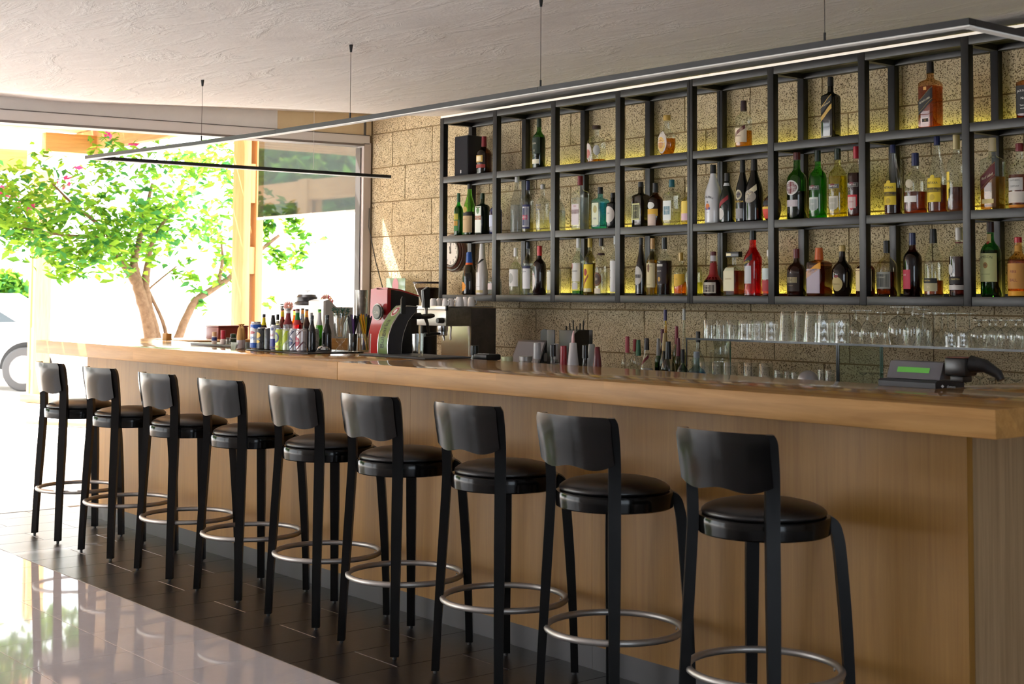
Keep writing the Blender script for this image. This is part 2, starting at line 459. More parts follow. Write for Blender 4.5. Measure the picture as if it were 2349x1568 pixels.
# ---- the rest of the room, out of view: right wall, front wall with daylight openings
wr = MB().box(3.0, 3.15, -4.0, -1.1, 0, 3.0).box(3.0, 3.15, 1.9, 6.2, 0, 3.0).box(3.0, 3.15, -1.1, 1.9, 0, .2).box(3.0, 3.15, -1.1, 1.9, 2.3, 3.0).build('wall_right', M((226, 222, 218), 0.9), smooth=0); tag(wr, kind='structure')
mb = MB()
for a, b, c, d in ((-9.0, -8.7, 0, 2.6), (-7.2, 3.0, 0, 2.6), (-8.7, -7.2, 2.45, 2.6)):
    mb.box(a, b, -4.15, -4.0, c, d)
wf = mb.build('wall_front', M((226, 222, 218), 0.9), smooth=0); tag(wf, kind='structure')
pw_ = MB().box(-1.7, -1.55, 4.5, 6.0, 0, 2.75).build('wall_light_block', M((206, 200, 194), 0.9), smooth=0); tag(pw_, kind='structure')  # added out of view, keeps the right window's light off the shelves
mb = MB()
for yy in (-1.1, 0.4, 1.84): mb.box(3.03, 3.08, yy, yy + 0.06, 0.2, 2.3)
mb.box(3.03, 3.08, -1.1, 1.9, 0.2, 0.26).box(3.03, 3.08, -1.1, 1.9, 2.24, 2.3)
wn = mb.build('window_1', alu, smooth=0); tag(wn, kind='structure')
MB().box(3.052, 3.058, -1.07, 1.87, 0.23, 2.27).build('pane', GL((225, 235, 245), 0.4), wn, 0)
# back-of-house end beyond the shelves
# ================================================================== bar counter
ZT = 1.13
YC0, YC1 = 3.5, 4.2       # front and back edge of the worktop
XC0, XC1 = -9.16, -2.155
oak_top = wood('oak_worktop', (164, 116, 60), (190, 142, 82), (2.2, 34, 34), 0.12, (0.62, 0.043, 'X', 'YZ'), coat=0.0, bump=0.0, edge_rough=0.5)
oak_top_y = wood('oak_worktop_cross', (164, 116, 60), (190, 142, 82), (34, 2.2, 34), 0.12, (0.62, 0.043, 'Y', 'YZ'), coat=0.0, bump=0.0, edge_rough=0.5)
oak_panel = wood('oak_veneer', (140, 97, 36), (160, 116, 49), (46, 46, 1.6), 0.5, (0.13, 6.0, 'X', 'Z'), coat=0.0, bump=0.04)
oak_end = wood('oak_veneer_end', (150, 122, 88), (182, 152, 116), (46, 46, 1.6), 0.36, (0.11, 6.0, 'Y', 'Z'), bump=0.04)
kick_m = M((66, 64, 66), 0.35)
bar_c = thing('bar_counter', 'long oak bar counter with thick glued worktop and pale veneered front', 'bar counter', (-5.6, 3.9, 0))
def P_(mb, name, m, sm=0, par=None):
    o = mb.build(name, m, None, sm); o.parent = par or bar_c; o.matrix_parent_inverse = Matrix.Translation((5.6, -3.9, 0)) if not par else Matrix(); return o
xs_seam = onZ(783, 829, ZT).x
P_(MB().rbox(XC0, xs_seam - .0008, YC0, YC1, ZT - .083, ZT, .004), 'worktop', oak_top, 28)
P_(MB().rbox(xs_seam + .0008, XC1, YC0, YC1, ZT - .083, ZT, .004), 'worktop', oak_top, 28)
P_(MB().rbox(-2.8, XC1, YC1 + .001, 5.6, ZT - .083, ZT, .004), 'worktop', oak_top_y, 28)
P_(MB().rbox(XC0, -8.52, YC1 + .001, 5.85, ZT - .083, ZT, .004), 'worktop', oak_top_y, 28)
YK = 3.758
px = [-8.93, -7.72, -6.5, -5.28, -4.06, -2.411]
for a, b in zip(px[:-1], px[1:]):
    P_(MB().box(a + .0006, b - .0006, YK, YK + .03, .0915, ZT - .083), 'front_panel', oak_panel)
    P_(MB().box(a + .0006, b - .0006, YK + .004, YK + .03, .0, .0915), 'kick_board', kick_m)
P_(MB().box(-2.441, -2.411, YK + .031, 5.5, .0915, ZT - .083), 'end_panel', oak_end)
P_(MB().box(-2.441, -2.415, YK + .031, 5.5, 0, .0915), 'kick_board', kick_m)
P_(MB().box(-8.93, -8.90, YK + .031, 5.8, .0915, ZT - .083), 'end_panel', oak_end)
P_(MB().box(-8.56, -8.53, YC1 + .0, 5.8, .0, ZT - .083), 'inner_panel', wood('oak_inner', (170, 132, 80), (196, 158, 104), (30, 30, 2), 0.5))
P_(MB().box(-8.5, -2.85, YC1 - .06, YC1 - .03, .0, ZT - .083), 'inner_panel', M((70, 62, 54), 0.6))
# low bench with bottles behind the counter
sp = MB().rbox(-5.6, -4.2, 4.28, 4.46, 0.0, 0.845, .004).build('speed_rail', M((120, 118, 116), 0.3, 0.8), smooth=35)
tag(sp, 'steel speed rail behind the counter holding short bottles', 'rail')
bc = thing('back_counter', 'dark back counter along the block wall under the bottle shelves', 'counter', (-5.6, 5.65, 0))
for a, b in ((-8.45, -7.0), (-7.0, -5.6), (-5.6, -4.2), (-4.2, -2.86)):
    o = MB().box(a + .002, b - .002, 5.27, 5.98, .08, .86).build('cabinet_body', M((92, 86, 80), 0.5), None, 0); o.parent = bc; o.matrix_parent_inverse = Matrix.Translation((5.6, -5.65, 0))
    o = MB().rbox(a + .002, b - .002, 5.22, 5.985, .861, .90, .003).build('top', M((110, 104, 98), 0.25), None, 35); o.parent = bc; o.matrix_parent_inverse = Matrix.Translation((5.6, -5.65, 0))
ZB = 0.90

# ================================================================== bar stools
lacquer = M((14, 13, 13), 0.14, 0.0, 0.22, 0.0)
leg_lacquer = M((12, 11, 11), 0.38, 0.0, 0.16, 0.0)
leather = rough_mat('black_leather', (20, 18, 19), (26, 24, 25), 90, 0.34, 0.12, 0.0015, spec=0.55, detail=3)
steel_ring = M((176, 172, 168), 0.42, 0.75)
def lerp_path(keys, n):
    """smooth path through keys (t implied), Catmull-Rom"""
    ks = [Vector(k) for k in keys]; out = []
    for i in range(len(ks) - 1):
        p0 = ks[max(i - 1, 0)]; p1 = ks[i]; p2 = ks[i + 1]; p3 = ks[min(i + 2, len(ks) - 1)]
        for j in range(n):
            t = j / n
            out.append(0.5 * ((2 * p1) + (p2 - p0) * t + (2 * p0 - 5 * p1 + 4 * p2 - p3) * t * t + (3 * p1 - p0 - 3 * p2 + p3) * t ** 3))
    out.append(ks[-1]); return out
ST_LABELS = [
 'first black bar stool of the row, at the sunlit open end of the bar',
 'second black bar stool counted from the open terrace side',
 'third black bar stool counted from the open terrace side',
 'fourth black bar stool counted from the terrace, below the drinks can tray',
 'middle black bar stool of the row of nine, below the cocktail straws',
 'sixth black bar stool, standing below the green beer tap',
 'seventh black bar stool, third from the closed corner of the counter',
 'eighth black bar stool, second from the closed corner of the counter',
 'largest-looking black bar stool, last one beside the closed corner of the counter']
def make_stool():
    t = thing('bar_stool', ST_LABELS[0], 'bar stool', group='black bar stools along the counter')
    # seat rim and cushion
    MB().lathe([(.150, .703), (.200, .703), (.205, .707), (.2065, .732), (.2065, .752), (.204, .758), (.196, .760), (.150, .760)], 48).build('seat_rim', lacquer, t)
    pr = [(.190, .7605), (.195, .766), (.193, .774), (.182, .783), (.160, .793), (.120, .802), (.070, .807), (.02, .809), (.002, .809)]
    MB().lathe(pr, 48).build('seat_cushion', leather, t, 60)
    # rear legs run up beside the back rest
    for s in (-1, 1):
        path = lerp_path([(s * .178, -.190, .012), (s * .172, -.186, .18), (s * .163, -.176, .42), (s * .154, -.166, .66), (s * .151, -.163, .76), (s * .153, -.165, .85), (s * .159, -.176, .94), (s * .164, -.190, 1.012), (s * .165, -.193, 1.028)], 4)
        secs = []
        for p in path:
            z = p.z; w = .0170 + .004 * sstep(.1, .6, z); th = .0145 + .0025 * sstep(.1, .5, z)
            a = atan2(p.y + 0.02, p.x) + pi / 2
            if z > 1.0: w *= max(.45, 1 - ((z - 1.0) / .03) ** 2 * .55)
            secs.append((cos(a), sin(a), w, th))
        lg = MB().sweep(path, secs).build('leg', leg_lacquer, t, 40)
        MB().lathe([(.006, 0), (.008, .001), (.008, .013)], 10, cx=s * .178, cy=-.190).build('foot_pad', M((60, 60, 60), 0.5), lg)
        path = lerp_path([(s * .192, .189, .012), (s * .189, .185, .18), (s * .180, .176, .42), (s * .168, .164, .64), (s * .160, .157, .706), (s * .150, .148, .743), (s * .135, .133, .757)], 4)
        secs = []
        for p in path:
            z = p.z; w = .0170 + .004 * sstep(.1, .6, z); th = (.0145 + .0035 * sstep(.1, .5, z)) * (1 - .35 * sstep(.72, .77, z))
            a = atan2(p.y, p.x) + pi / 2
            secs.append((cos(a), sin(a), w, th))
        lg = MB().sweep(path, secs).build('leg', leg_lacquer, t, 40)
        MB().lathe([(.006, 0), (.008, .001), (.008, .013)], 10, cx=s * .192, cy=.189).build('foot_pad', M((60, 60, 60), 0.5), lg)
    # curved back rest with a waved lower edge
    nu, nv = 36, 8; vs = []; fs = []
    for side in (0, 1):
        for j in range(nv + 1):
            for i in range(nu + 1):
                u = -1 + 2 * i / nu
                zb = .861 - .012 * sin(pi * .9 * u) ** 2 + .012 * u ** 6
                zt_ = 1.030 - (.018 * max(0, (abs(u) - .93) / .07) ** 2)
                z = zb + (zt_ - zb) * j / nv
                hw = .172 + .003 * sstep(.86, 1.04, z)
                x = u * hw
                yb = -.178 - .028 * sstep(.80, 1.03, z) - .036 * (1 - u * u) ** 1.0
                n = Vector((2 * .055 * u / hw, -1, .12)).normalized() if False else Vector((u * .5, -1, 0)).normalized()
                o = n * (.0065 if side == 0 else -.0065)
                vs.append((x + o.x, yb + o.y, z))
    st = (nu + 1) * (nv + 1)
    for j in range(nv):
        for i in range(nu):
            a = j * (nu + 1) + i
            fs.append((a, a + 1, a + nu + 2, a + nu + 1)); fs.append((a + st, a + nu + 1 + st, a + nu + 2 + st, a + 1 + st))
    for i in range(nu):
        fs.append((i, i + st, i + 1 + st, i + 1)); b = nv * (nu + 1); fs.append((b + i, b + i + 1, b + i + 1 + st, b + i + st))
    for j in range(nv):
        a = j * (nu + 1); fs.append((a, a + nu + 1, a + nu + 1 + st, a + st)); a += nu; fs.append((a, a + st, a + nu + 1 + st, a + nu + 1))
    MB().add(vs, fs).build('backrest', lacquer, t, 40)
    fr = MB().tube([(.236 * cos(2 * pi * k / 48), .236 * sin(2 * pi * k / 48), .285) for k in range(48)], .0115, 10, closed=True).build('foot_ring', steel_ring, t, 60)
    for sx, sy in ((.17, .16),):
        MB().lathe([(.001, 0), (.006, 0), (.006, .004), (.001, .005)], 10).build('bolt', steel_ring, fr)
        b = fr.children[0]; b.location = (.157, .150, .285); b.rotation_euler = (pi / 2, 0, radians(-45))
    return t
stool = make_stool()
ST = [(-8.178, 3.405), (-7.488, 3.41), (-6.786, 3.42), (-6.141, 3.435), (-5.458, 3.437), (-4.838, 3.425), (-4.222, 3.453), (-3.612, 3.45), (-2.928, 3.44)]
SR = [0, 2.5, 1.2, 4.8, 4.8, 3.3, 3.5, 3.5, 4.0]
random.seed(3)
for i, (x, y) in enumerate(ST):
    o = stool if i == 0 else copy_tree(stool)
    o.location = (x, y, 0); o.rotation_euler = (0, 0, radians(SR[i]))
    o['label'] = ST_LABELS[i]

# ================================================================== bottle shelves
steel_b = M((21, 20, 22), 0.42, 0.0, 0.5)
plate_m = M((16, 16, 17), 0.5)
glass_sheet = GL((150, 190, 180), 0.55)
led_y = M((240, 236, 104), 0.4, emit=10.0)
lip_m = M((22, 22, 23), 0.5)
led_w = M((250, 240, 225), 0.4, emit=0.27)
X0, SW, YS = -7.673, 0.57557, 5.70
LV = [2.2400, 1.8385, 1.4430]          # upper faces of the three shelves
ZTOP = 2.643
TH = 0.041
def shelf_unit(n0, n1, label):
    t = thing('bottle_shelf', label, 'shelf', (X0 + SW * (n0 + n1) / 2, YS, 1.40))
    inv = Matrix.Translation((-t.location.x, -t.location.y, -t.location.z))
    def B(mb, name, m, sm=28, par=None):
        o = mb.build(name, m, None, sm); o.parent = par or t; o.matrix_parent_inverse = inv if par is None else Matrix(); return o
    x = lambda n: X0 + SW * n
    for n in range(n0, n1 + 1):
        a, b = x(n) - TH / 2, x(n) + TH / 2
        if n == 4 and n0 == 0: b = x(n) - .0006
        if n == 4 and n0 == 4: a = x(n) + .0006
        B(MB().rbox(a, b, YS, YS + .04, 1.40, ZTOP, .003), 'upright', steel_b)
        B(MB().rbox(a, b, YS + .245, YS + .285, 1.40, ZTOP, .003), 'upright', steel_b)
        for z in [ZTOP] + LV:
            B(MB().box(a + .001, b - .001, YS + .04, YS + .245, z - TH, z - .002), 'side_rail', steel_b, 0)
    for n in range(n0, n1):
        a, b = x(n) + TH / 2, x(n + 1) - TH / 2
        if n == 4: a = x(n) + TH / 2
        for z in [ZTOP] + LV:
            B(MB().rbox(a, b, YS + .001, YS + .039, z - TH - .001, z, .002), 'front_rail', steel_b)
            B(MB().rbox(a, b, YS + .246, YS + .284, z - TH - .001, z, .002), 'back_rail', steel_b)
            B(MB().box(a, b, YS + .040, YS + .245, z - .014, z - .007), 'shelf_plate', plate_m, 0)
        for z in LV:
            B(MB().box(a + .002, b - .002, YS + .040, YS + .246, z - .0065, z), 'glass_sheet', glass_sheet, 0)
            if n > 0:
                B(MB().box(a + .012, b - .012, YS + .258, YS + .261, z + .0005, z + .015), 'strip_cover', lip_m, 0)
                B(MB().box(a + .02, b - .02, YS + .266, YS + .280, z + .001, z + .006), 'light_strip', led_y, 0)
    B(MB().box(x(n0) - TH / 2 + (.004 if n0 == 0 else .022), x(n1) + TH / 2 - (.022 if n1 == 4 else 0.0), YS + .002, YS + .016, ZTOP + .0005, ZTOP + .0135), 'light_profile', led_w, 0)
    return t
shelf_unit(0, 4, 'black steel bottle shelf unit of four bays holding the clock-side bottles')
shelf_unit(4, 8, 'black steel bottle shelf unit of wider bays above the upturned glasses')

# ================================================================== pendant light rail
pen = thing('pendant_light', 'long thin black pendant light rail hung on wires over the bar', 'lamp', (-5.4, 3.55, 2.24))
def PB(mb, name, m, sm=0, par=None):
    o = mb.build(name, m, None, sm); o.parent = par or pen; o.matrix_parent_inverse = Matrix.Translation((5.4, -3.55, -2.24)) if par is None else Matrix(); return o
rail_m = M((20, 20, 22), 0.42, 0.0, 0.5)
diff_m = M((225, 222, 216), 0.45, emit=0.10)
prof = [(-8.51, 2.300), (-7.7, 2.283), (-6.97, 2.267), (-6.15, 2.256), (-5.49, 2.250), (-4.8, 2.248), (-4.136, 2.246), (-3.4, 2.242), (-2.765, 2.238), (-2.243, 2.233)]
for k, (a, b) in enumerate(((0, 3), (3, 6), (6, 9))):
    seg = prof[a:b + 1]
    for nm, y0, y1, d0, d1, mm in (('housing', 3.533, 3.567, -.020, 0.0, rail_m), ('diffuser', 3.5355, 3.5645, -.0245, -.0201, diff_m)):
        vs = []; fs = []
        for i, (x, z) in enumerate(seg):
            xx = x + (.0008 if i == 0 and k else 0) - (.0008 if i == len(seg) - 1 and k < 2 else 0)
            vs += [(xx, y0, z + d0), (xx, y1, z + d0), (xx, y1, z + d1), (xx, y0, z + d1)]
        for i in range(len(seg) - 1):
            for q in range(4): fs.append((i * 4 + q, i * 4 + 4 + q, i * 4 + 4 + (q + 1) % 4, i * 4 + (q + 1) % 4))
        fs.append((0, 1, 2, 3)); e = len(vs) - 4; fs.append((e + 3, e + 2, e + 1, e))
        PB(MB().add(vs, fs), nm, mm)
def leg_bar(p, q, w, m, d0, d1, name):
    p = Vector(p); q = Vector(q); d = (q - p).normalized(); s = Vector((d.y, -d.x, 0)).normalized() * w
    vs = [p - s + Vector((0, 0, d0)), p + s + Vector((0, 0, d0)), p + s + Vector((0, 0, d1)), p - s + Vector((0, 0, d1)), q - s + Vector((0, 0, d0)), q + s + Vector((0, 0, d0)), q + s + Vector((0, 0, d1)), q - s + Vector((0, 0, d1))]
    PB(MB().add(vs, [(0, 3, 2, 1), (4, 5, 6, 7), (0, 1, 5, 4), (1, 2, 6, 5), (2, 3, 7, 6), (3, 0, 4, 7)]), name, m)
fe = onX(895, 402, -8.34)
for nm, w, d0, d1, mm in (('housing', .017, -.020, 0, rail_m), ('diffuser', .0145, -.0245, -.0201, diff_m)):
    leg_bar((-8.493, 3.568, 2.300), fe, w, mm, d0, d1, nm)
    leg_bar((-2.26, 3.568, 2.233), (-2.26, 5.9, 2.24), w, mm, d0, d1, nm)
for x in (onY(462, 322, 3.55).x, onY(803, 272, 3.55).x, onY(1240, 200, 3.55).x, onY(1892, 92, 3.55).x):
    zt = [z1 + (z2 - z1) * (x - x1) / (x2 - x1) for (x1, z1), (x2, z2) in zip(prof[:-1], prof[1:]) if x1 <= x <= x2][0]
    zc_ = ceil_z(x, 3.55)
    w = PB(MB().tube([(x, 3.55, zt), (x, 3.55, zc_)], .0013, 6), 'wire', M((90, 84, 80), 0.4, 0.5))
    for o in (MB().lathe([(.004, zt), (.004, zt + .028)], 8, cx=x, cy=3.55).build('wire_grip', rail_m, None), MB().lathe([(.005, zc_ - .035), (.009, zc_ - .004), (.009, zc_ + .003)], 10, cx=x, cy=3.55).build('ceiling_cup', rail_m, None)):
        o.parent = w
pw = onX(719, 388, -8.41)
w = PB(MB().tube([(pw.x, pw.y, pw.z), (pw.x, pw.y, ceil_z(pw.x, pw.y))], .0013, 6), 'wire', M((205, 200, 195), 0.4, 0.3))
# ================================================================== bottles
STY = {
 'bord': [(0, .90), (.008, .97), (.02, 1), (.58, 1), (.63, .95), (.67, .80), (.71, .52), (.75, .37), (.80, .34), (1, .33)],
 'high': [(0, .90), (.008, .97), (.02, 1), (.66, 1), (.69, .96), (.715, .80), (.735, .50), (.76, .38), (1, .34)],
 'slope': [(0, .92), (.01, .98), (.03, 1), (.46, 1), (.55, .93), (.63, .76), (.72, .52), (.80, .38), (.86, .34), (1, .32)],
 'squat': [(0, .88), (.012, .97), (.03, 1), (.52, 1), (.58, .95), (.64, .78), (.68, .50), (.71, .36), (.75, .31), (1, .30)],
 'cone': [(0, .92), (.01, .98), (.03, 1), (.40, 1), (.48, .94), (.60, .68), (.75, .42), (.86, .31), (1, .28)],
 'flask': [(0, .55), (.02, .62), (.08, .78), (.2, .95), (.33, 1), (.46, .95), (.56, .78), (.62, .55), (.66, .38), (.70, .32), (1, .32)],
 'jug': [(0, .62), (.015, .70), (.12, .86), (.28, .97), (.42, 1), (.52, .96), (.60, .78), (.66, .50), (.71, .34), (.78, .30), (1, .28)],
 'gm': [(0, .90), (.015, .98), (.04, 1), (.26, 1), (.34, .90), (.41, .66), (.46, .45), (.55, .38), (.70, .33), (1, .27)],
 'champ': [(0, .92), (.01, .98), (.03, 1), (.40, 1), (.50, .93), (.60, .76), (.70, .54), (.80, .42), (.93, .37), (.95, .40), (1, .36)],
 'dis': [(0, .92), (.012, .98), (.03, 1), (.60, 1), (.66, .96), (.70, .80), (.73, .42), (.76, .26), (.90, .24), (1, .24)],
 'aper': [(0, .90), (.01, 1.0), (.10, 1.0), (.16, .92), (.36, .90), (.52, 1.0), (.58, .98), (.66, .70), (.72, .44), (.77, .37), (1, .33)],
 'beer': [(0, .90), (.01, .98), (.03, 1), (.52, 1), (.60, .90), (.68, .66), (.76, .48), (.90, .40), (1, .40)],
 'soda': [(0, .9), (.02, 1), (.52, 1), (.60, .93), (.70, .62), (.80, .44), (1, .42)],
}
def prof_r(pr, z):
    for (z0, r0), (z1, r1) in zip(pr[:-1], pr[1:]):
        if z0 <= z <= z1: return r0 + (r1 - r0) * ((z - z0) / (z1 - z0) if z1 > z0 else 0)
    return pr[-1][1]
class Bottle:
    def __init__(s, root, style, R, H, sq=None, flat=1.0, rot=0.0):
        s.t = root; s.pr = STY[style]; s.R = R; s.H = H; s.sq = sq; s.flat = flat; s.rot = rot
    def rad(s, z, a, extra=0.0):
        q = prof_r(s.pr, z); r = s.R * q
        if s.sq:
            k = max(0.0, min(1.0, (q - .5) / .4)); c = cross(a, s.sq); r *= 1 + (c - 1) * k
        return r + extra
    def shell(s, name, m, z0, z1, shrink=0.0, seg=28, par=None):
        zs = sorted({z0, z1, *[z for z, _ in s.pr if z0 < z < z1]})
        vs = []; fs = []
        for z in zs:
            for k in range(seg):
                a = 2 * pi * k / seg + pi / seg
                r = max(.0015, s.rad(z, a) - shrink)
                vs.append((r * cos(a), r * sin(a) * s.flat, z * s.H + (.003 if (shrink and z == zs[0]) else 0)))
        n = len(zs)
        for i in range(n - 1):
            for k in range(seg): fs.append((i * seg + k, i * seg + (k + 1) % seg, (i + 1) * seg + (k + 1) % seg, (i + 1) * seg + k))
        fs.append(tuple(range(seg - 1, -1, -1))); fs.append(tuple(range((n - 1) * seg, n * seg)))
        return MB().add(vs, fs).build(name, m, par or s.t, 40)
    def cap(s, m, frac, over=.0012, wide=1.0, z1=1.0, name='cap'):
        r0 = s.R * prof_r(s.pr, z1 - frac) * wide + over; r1 = s.R * prof_r(s.pr, .995) * wide + over
        h0 = (z1 - frac) * s.H; h1 = z1 * s.H
        return MB().lathe([(r0, h0), (r0 * .5 + r1 * .5, (h0 + h1) / 2), (r1, h1 - .0015), (r1 - .0015, h1)], 16).build(name, m, s.t, 40)
    def label(s, z0, z1, m, ha=62, kind='r', ang=0.0, off=.0007, name='label', par=None):
        """paper label wrapped on the body; ha half angle in degrees; kind r rectangle, o oval, d slanted, b full band, p pointed"""
        nu = 14 if kind != 'b' else 28; nv = 6; vs = []; fs = []
        if kind == 'b': ha = 180
        zc = (z0 + z1) / 2; hz = (z1 - z0) / 2; ca = -pi / 2 + radians(ang)
        for j in range(nv + 1):
            for i in range(nu + 1):
                u = -1 + 2 * i / nu; v = -1 + 2 * j / nv
                if kind == 'o':
                    uu = u * sqrt(max(0, 1 - v * v / 2)); vv = v * sqrt(max(0, 1 - u * u / 2)); u, v = uu, vv
                a = ca + u * radians(ha)
                z = zc + v * hz
                if kind == 'd': z = zc + v * hz + u * .10
                if kind == 'p': z = zc + v * hz * (1 - .55 * abs(u) if v < 0 else 1)
                z = max(.012, min(.97, z))
                r = s.rad(z, a, off)
                vs.append((r * cos(a), r * sin(a) * s.flat - (off if s.flat < 1 else 0), z * s.H))
        for j in range(nv):
            for i in range(nu):
                a = j * (nu + 1) + i; fs.append((a, a + 1, a + nu + 2, a + nu + 1))
        return MB().add(vs, fs).build(name, m, par or s.t, 60)
    def text(s, txt, z, size, m, wide=None, ang=0.0, tilt=0.0, bold=0.0, off=.0016, par=None, arch=0.0):
        vs, f = text_mesh(txt, size, wide, bold); out = []
        ca = -pi / 2 + radians(ang)
        for v in vs:
            x = v.x; y = v.y - arch * x * x + tilt * x; zz = z + y / s.H
            if s.sq:
                r = s.R * prof_r(s.pr, z) + off; out.append((x, -r * s.flat, zz * s.H))
            else:
                r = s.rad(max(0, min(1, zz)), ca) + off; a = ca + x / r
                out.append((r * cos(a), r * sin(a) * s.flat, zz * s.H))
        return MB().add(out, f).build('lettering', m, par or s.t, 0)
PAPER = lambda c: M(c, 0.6)
BY = 5.80
GROUPS = ['bottles on the top shelf', 'bottles on the middle shelf', 'bottles on the bottom shelf']
CLEAR = (236, 242, 240)
def bottle(row, cx, w, ytop, style, glass, label, liq=None, cap=((20, 20, 22), .16), lab=(), txt=(), sq=None, flat=1.0, Y=BY, z0=None, group=None, name='liquor_bottle', capwide=1.0, cat='bottle', rz=0.0, opaque=False, gloss=.5):
    zb = LV[row] if z0 is None else z0
    p = onY(cx, ytop + 40, Y); d = depth((p.x, Y, zb + .15))
    H = onY(cx, ytop, Y).z - zb
    R = w / 2 * d / FPX
    if sq: R /= 1.16
    t = thing(name, label, cat, (p.x, Y, zb + .0003), rz, group or GROUPS[row])
    b = Bottle(t, style, R, H, sq, flat)
    gm = M(glass, 0.08, 0, 0.6) if opaque else GL(glass, gloss)
    b.shell('glass_body', gm, 0.0, 0.985 if cap else 1.0)
    if liq and not opaque:
        b.shell('liquid', GL(liq[1], 0.12, body=liq[2] if len(liq) > 2 else 0.12), 0.012, liq[0], .0018)
    if cap: b.cap(M(cap[0], 0.3 if len(cap) < 3 else cap[2], 0), cap[1], wide=capwide)
    for L in lab: b.label(L[0], L[1], PAPER(L[2]), *L[3:])
    for T in txt: b.text(T[0], T[1], T[2], M(T[3], .5), **(T[4] if len(T) > 4 else {}))
    return b
K = (20, 20, 22); GOLD = (196, 160, 80); NAVY = (28, 36, 84); DRED = (120, 22, 34); CREAM = (232, 220, 184); WHITE = (238, 236, 232); SIL = (170, 170, 172)
AMB = (196, 110, 24); DAMB = (120, 52, 14); BROWN = (60, 28, 14); GREEN = (70, 150, 50); DGREEN = (18, 50, 22)
# ---------------- top shelf
bottle(0, 1110.5, 35, 313, 'squat', (120, 70, 36), 'dark amber bottle with wine red capsule beside the black speaker', (.55, DAMB), (DRED, .27), [(.32, .50, GOLD, 40), (.17, .26, (150, 50, 40), 60), (.35, .47, (240, 226, 190), 26)])
bottle(0, 1236.5, 30, 272, 'bord', (52, 110, 40), 'single tall green bottle with cream lower label on the top shelf', (.62, (30, 60, 22), .3), ((30, 48, 30), .17), [(.10, .19, (226, 222, 196), 50), (.30, .62, (26, 46, 30), 58)], [('GLEN', .50, .014, (220, 214, 190)), ('12', .36, .016, (200, 196, 170))])
bottle(0, 1368, 43, 288, 'squat', CLEAR, 'squat clear bottle with brown stopper and little whisky left, top shelf', (.10, (220, 140, 20)), ((60, 38, 26), .10), [(.10, .52, (200, 190, 184), 34, 'o', -18), (.13, .36, (178, 84, 70), 24, 'o', -18), (.20, .46, (214, 214, 210), 22, 'o', 48)], capwide=1.45)
bottle(0, 1530, 46, 264.5, 'flask', CLEAR, 'round flask with gold cap and gold framed oval label, half full', (.42, (200, 118, 14)), (GOLD, .13), [(.06, .60, (224, 214, 206), 46, 'o', -12), (.10, .46, (226, 186, 96), 36, 'o', -12), (.18, .40, (190, 130, 70), 24, 'o', -12)], flat=.75, capwide=1.1)
bottle(0, 1706, 39, 231, 'bord', CLEAR, 'clear bottle with dark cap and cream label, a third full of whisky', (.36, (206, 128, 28)), ((50, 30, 34), .22), [(.12, .42, (226, 208, 180), 60), (.30, .38, (96, 34, 36), 50, 'd')], [('RESERVE', .25, .009, (110, 40, 40))])
bottle(0, 1905.5, 41, 176.5, 'high', (14, 14, 16), 'tall black square bottle with slanted gold label', None, ((18, 18, 20), .15), [(.38, .46, GOLD, 42, 'd'), (.50, .60, (26, 26, 28), 42, 'd'), (.60, .615, GOLD, 42, 'd'), (.03, .05, (190, 180, 160), 40)], [('DOUBLE BLACK', .55, .010, (222, 200, 150), {'tilt': .42, 'wide': .055})], sq=6, opaque=True)
bottle(0, 2134, 51, 142, 'high', (196, 150, 100), 'square whisky bottle with black slanted label and amber whisky', (.63, (206, 110, 14)), ((26, 20, 20), .17), [(.30, .52, (16, 16, 16), 42, 'd'), (.335, .345, GOLD, 42, 'd'), (.505, .515, GOLD, 42, 'd'), (.10, .15, (40, 26, 18), 20), (.57, .62, (214, 160, 80), 10)], [('BLACK LABEL', .42, .013, (232, 220, 190), {'tilt': .42, 'wide': .058}), ('12', .125, .012, (210, 170, 90))], sq=6)
bottle(0, 2362, 58, 150, 'high', (170, 110, 60), 'square whiskey bottle with black label at the end of the top shelf', (.60, (150, 64, 14)), (K, .14), [(.10, .62, (22, 22, 24), 60)], [("JACK DANIEL'S", .52, .014, WHITE, {'wide': .066, 'arch': 3.0}), ('No.7', .38, .016, WHITE), ('Tennessee', .25, .010, WHITE), ('WHISKEY', .19, .009, WHITE)], sq=5)
# ---------------- middle shelf
bottle(1, 1052, 21, 443, 'bord', (20, 150, 44), 'slim bright green bottle with yellow label', (.7, (10, 120, 30), .3), ((20, 90, 50), .20), [(.12, .52, (60, 130, 60), 50), (.38, .52, (230, 200, 50), 46), (.24, .36, (220, 150, 40), 40)])
bottle(1, 1077, 29, 421.6, 'slope', (110, 190, 50), 'light green long necked bottle with brown and beige label', (.42, (20, 40, 14), .4), ((28, 24, 22), .10), [(.06, .38, (206, 176, 130), 78), (.38, .46, (30, 26, 20), 78), (.44, .56, (190, 170, 80), 30, 'o')], [('BIANCO', .31, .012, (140, 70, 40))])
bottle(1, 1106.5, 31, 443, 'high', (26, 40, 26), 'dark square herb liqueur bottle with white and orange label', None, (DGREEN, .14), [(.06, .68, (226, 232, 222), 40), (.36, .46, (226, 120, 50), 40), (.50, .66, (90, 130, 80), 22, 'o')], sq=6, opaque=True)
bottle(1, 1137, 29, 449, 'bord', (40, 70, 190), 'blue glass bottle half hidden by a shelf upright', (.6, (20, 40, 130), .3), ((200, 204, 214), .15), [(.2, .5, (190, 200, 226), 60)])
bottle(1, 1186, 30, 405, 'slope', (206, 210, 210), 'tall frosted white vodka bottle with long neck', (.5, (226, 230, 230), .2), ((214, 216, 216), .10), [], [('BELVEDERE', .30, .008, (120, 124, 130))], gloss=.3)
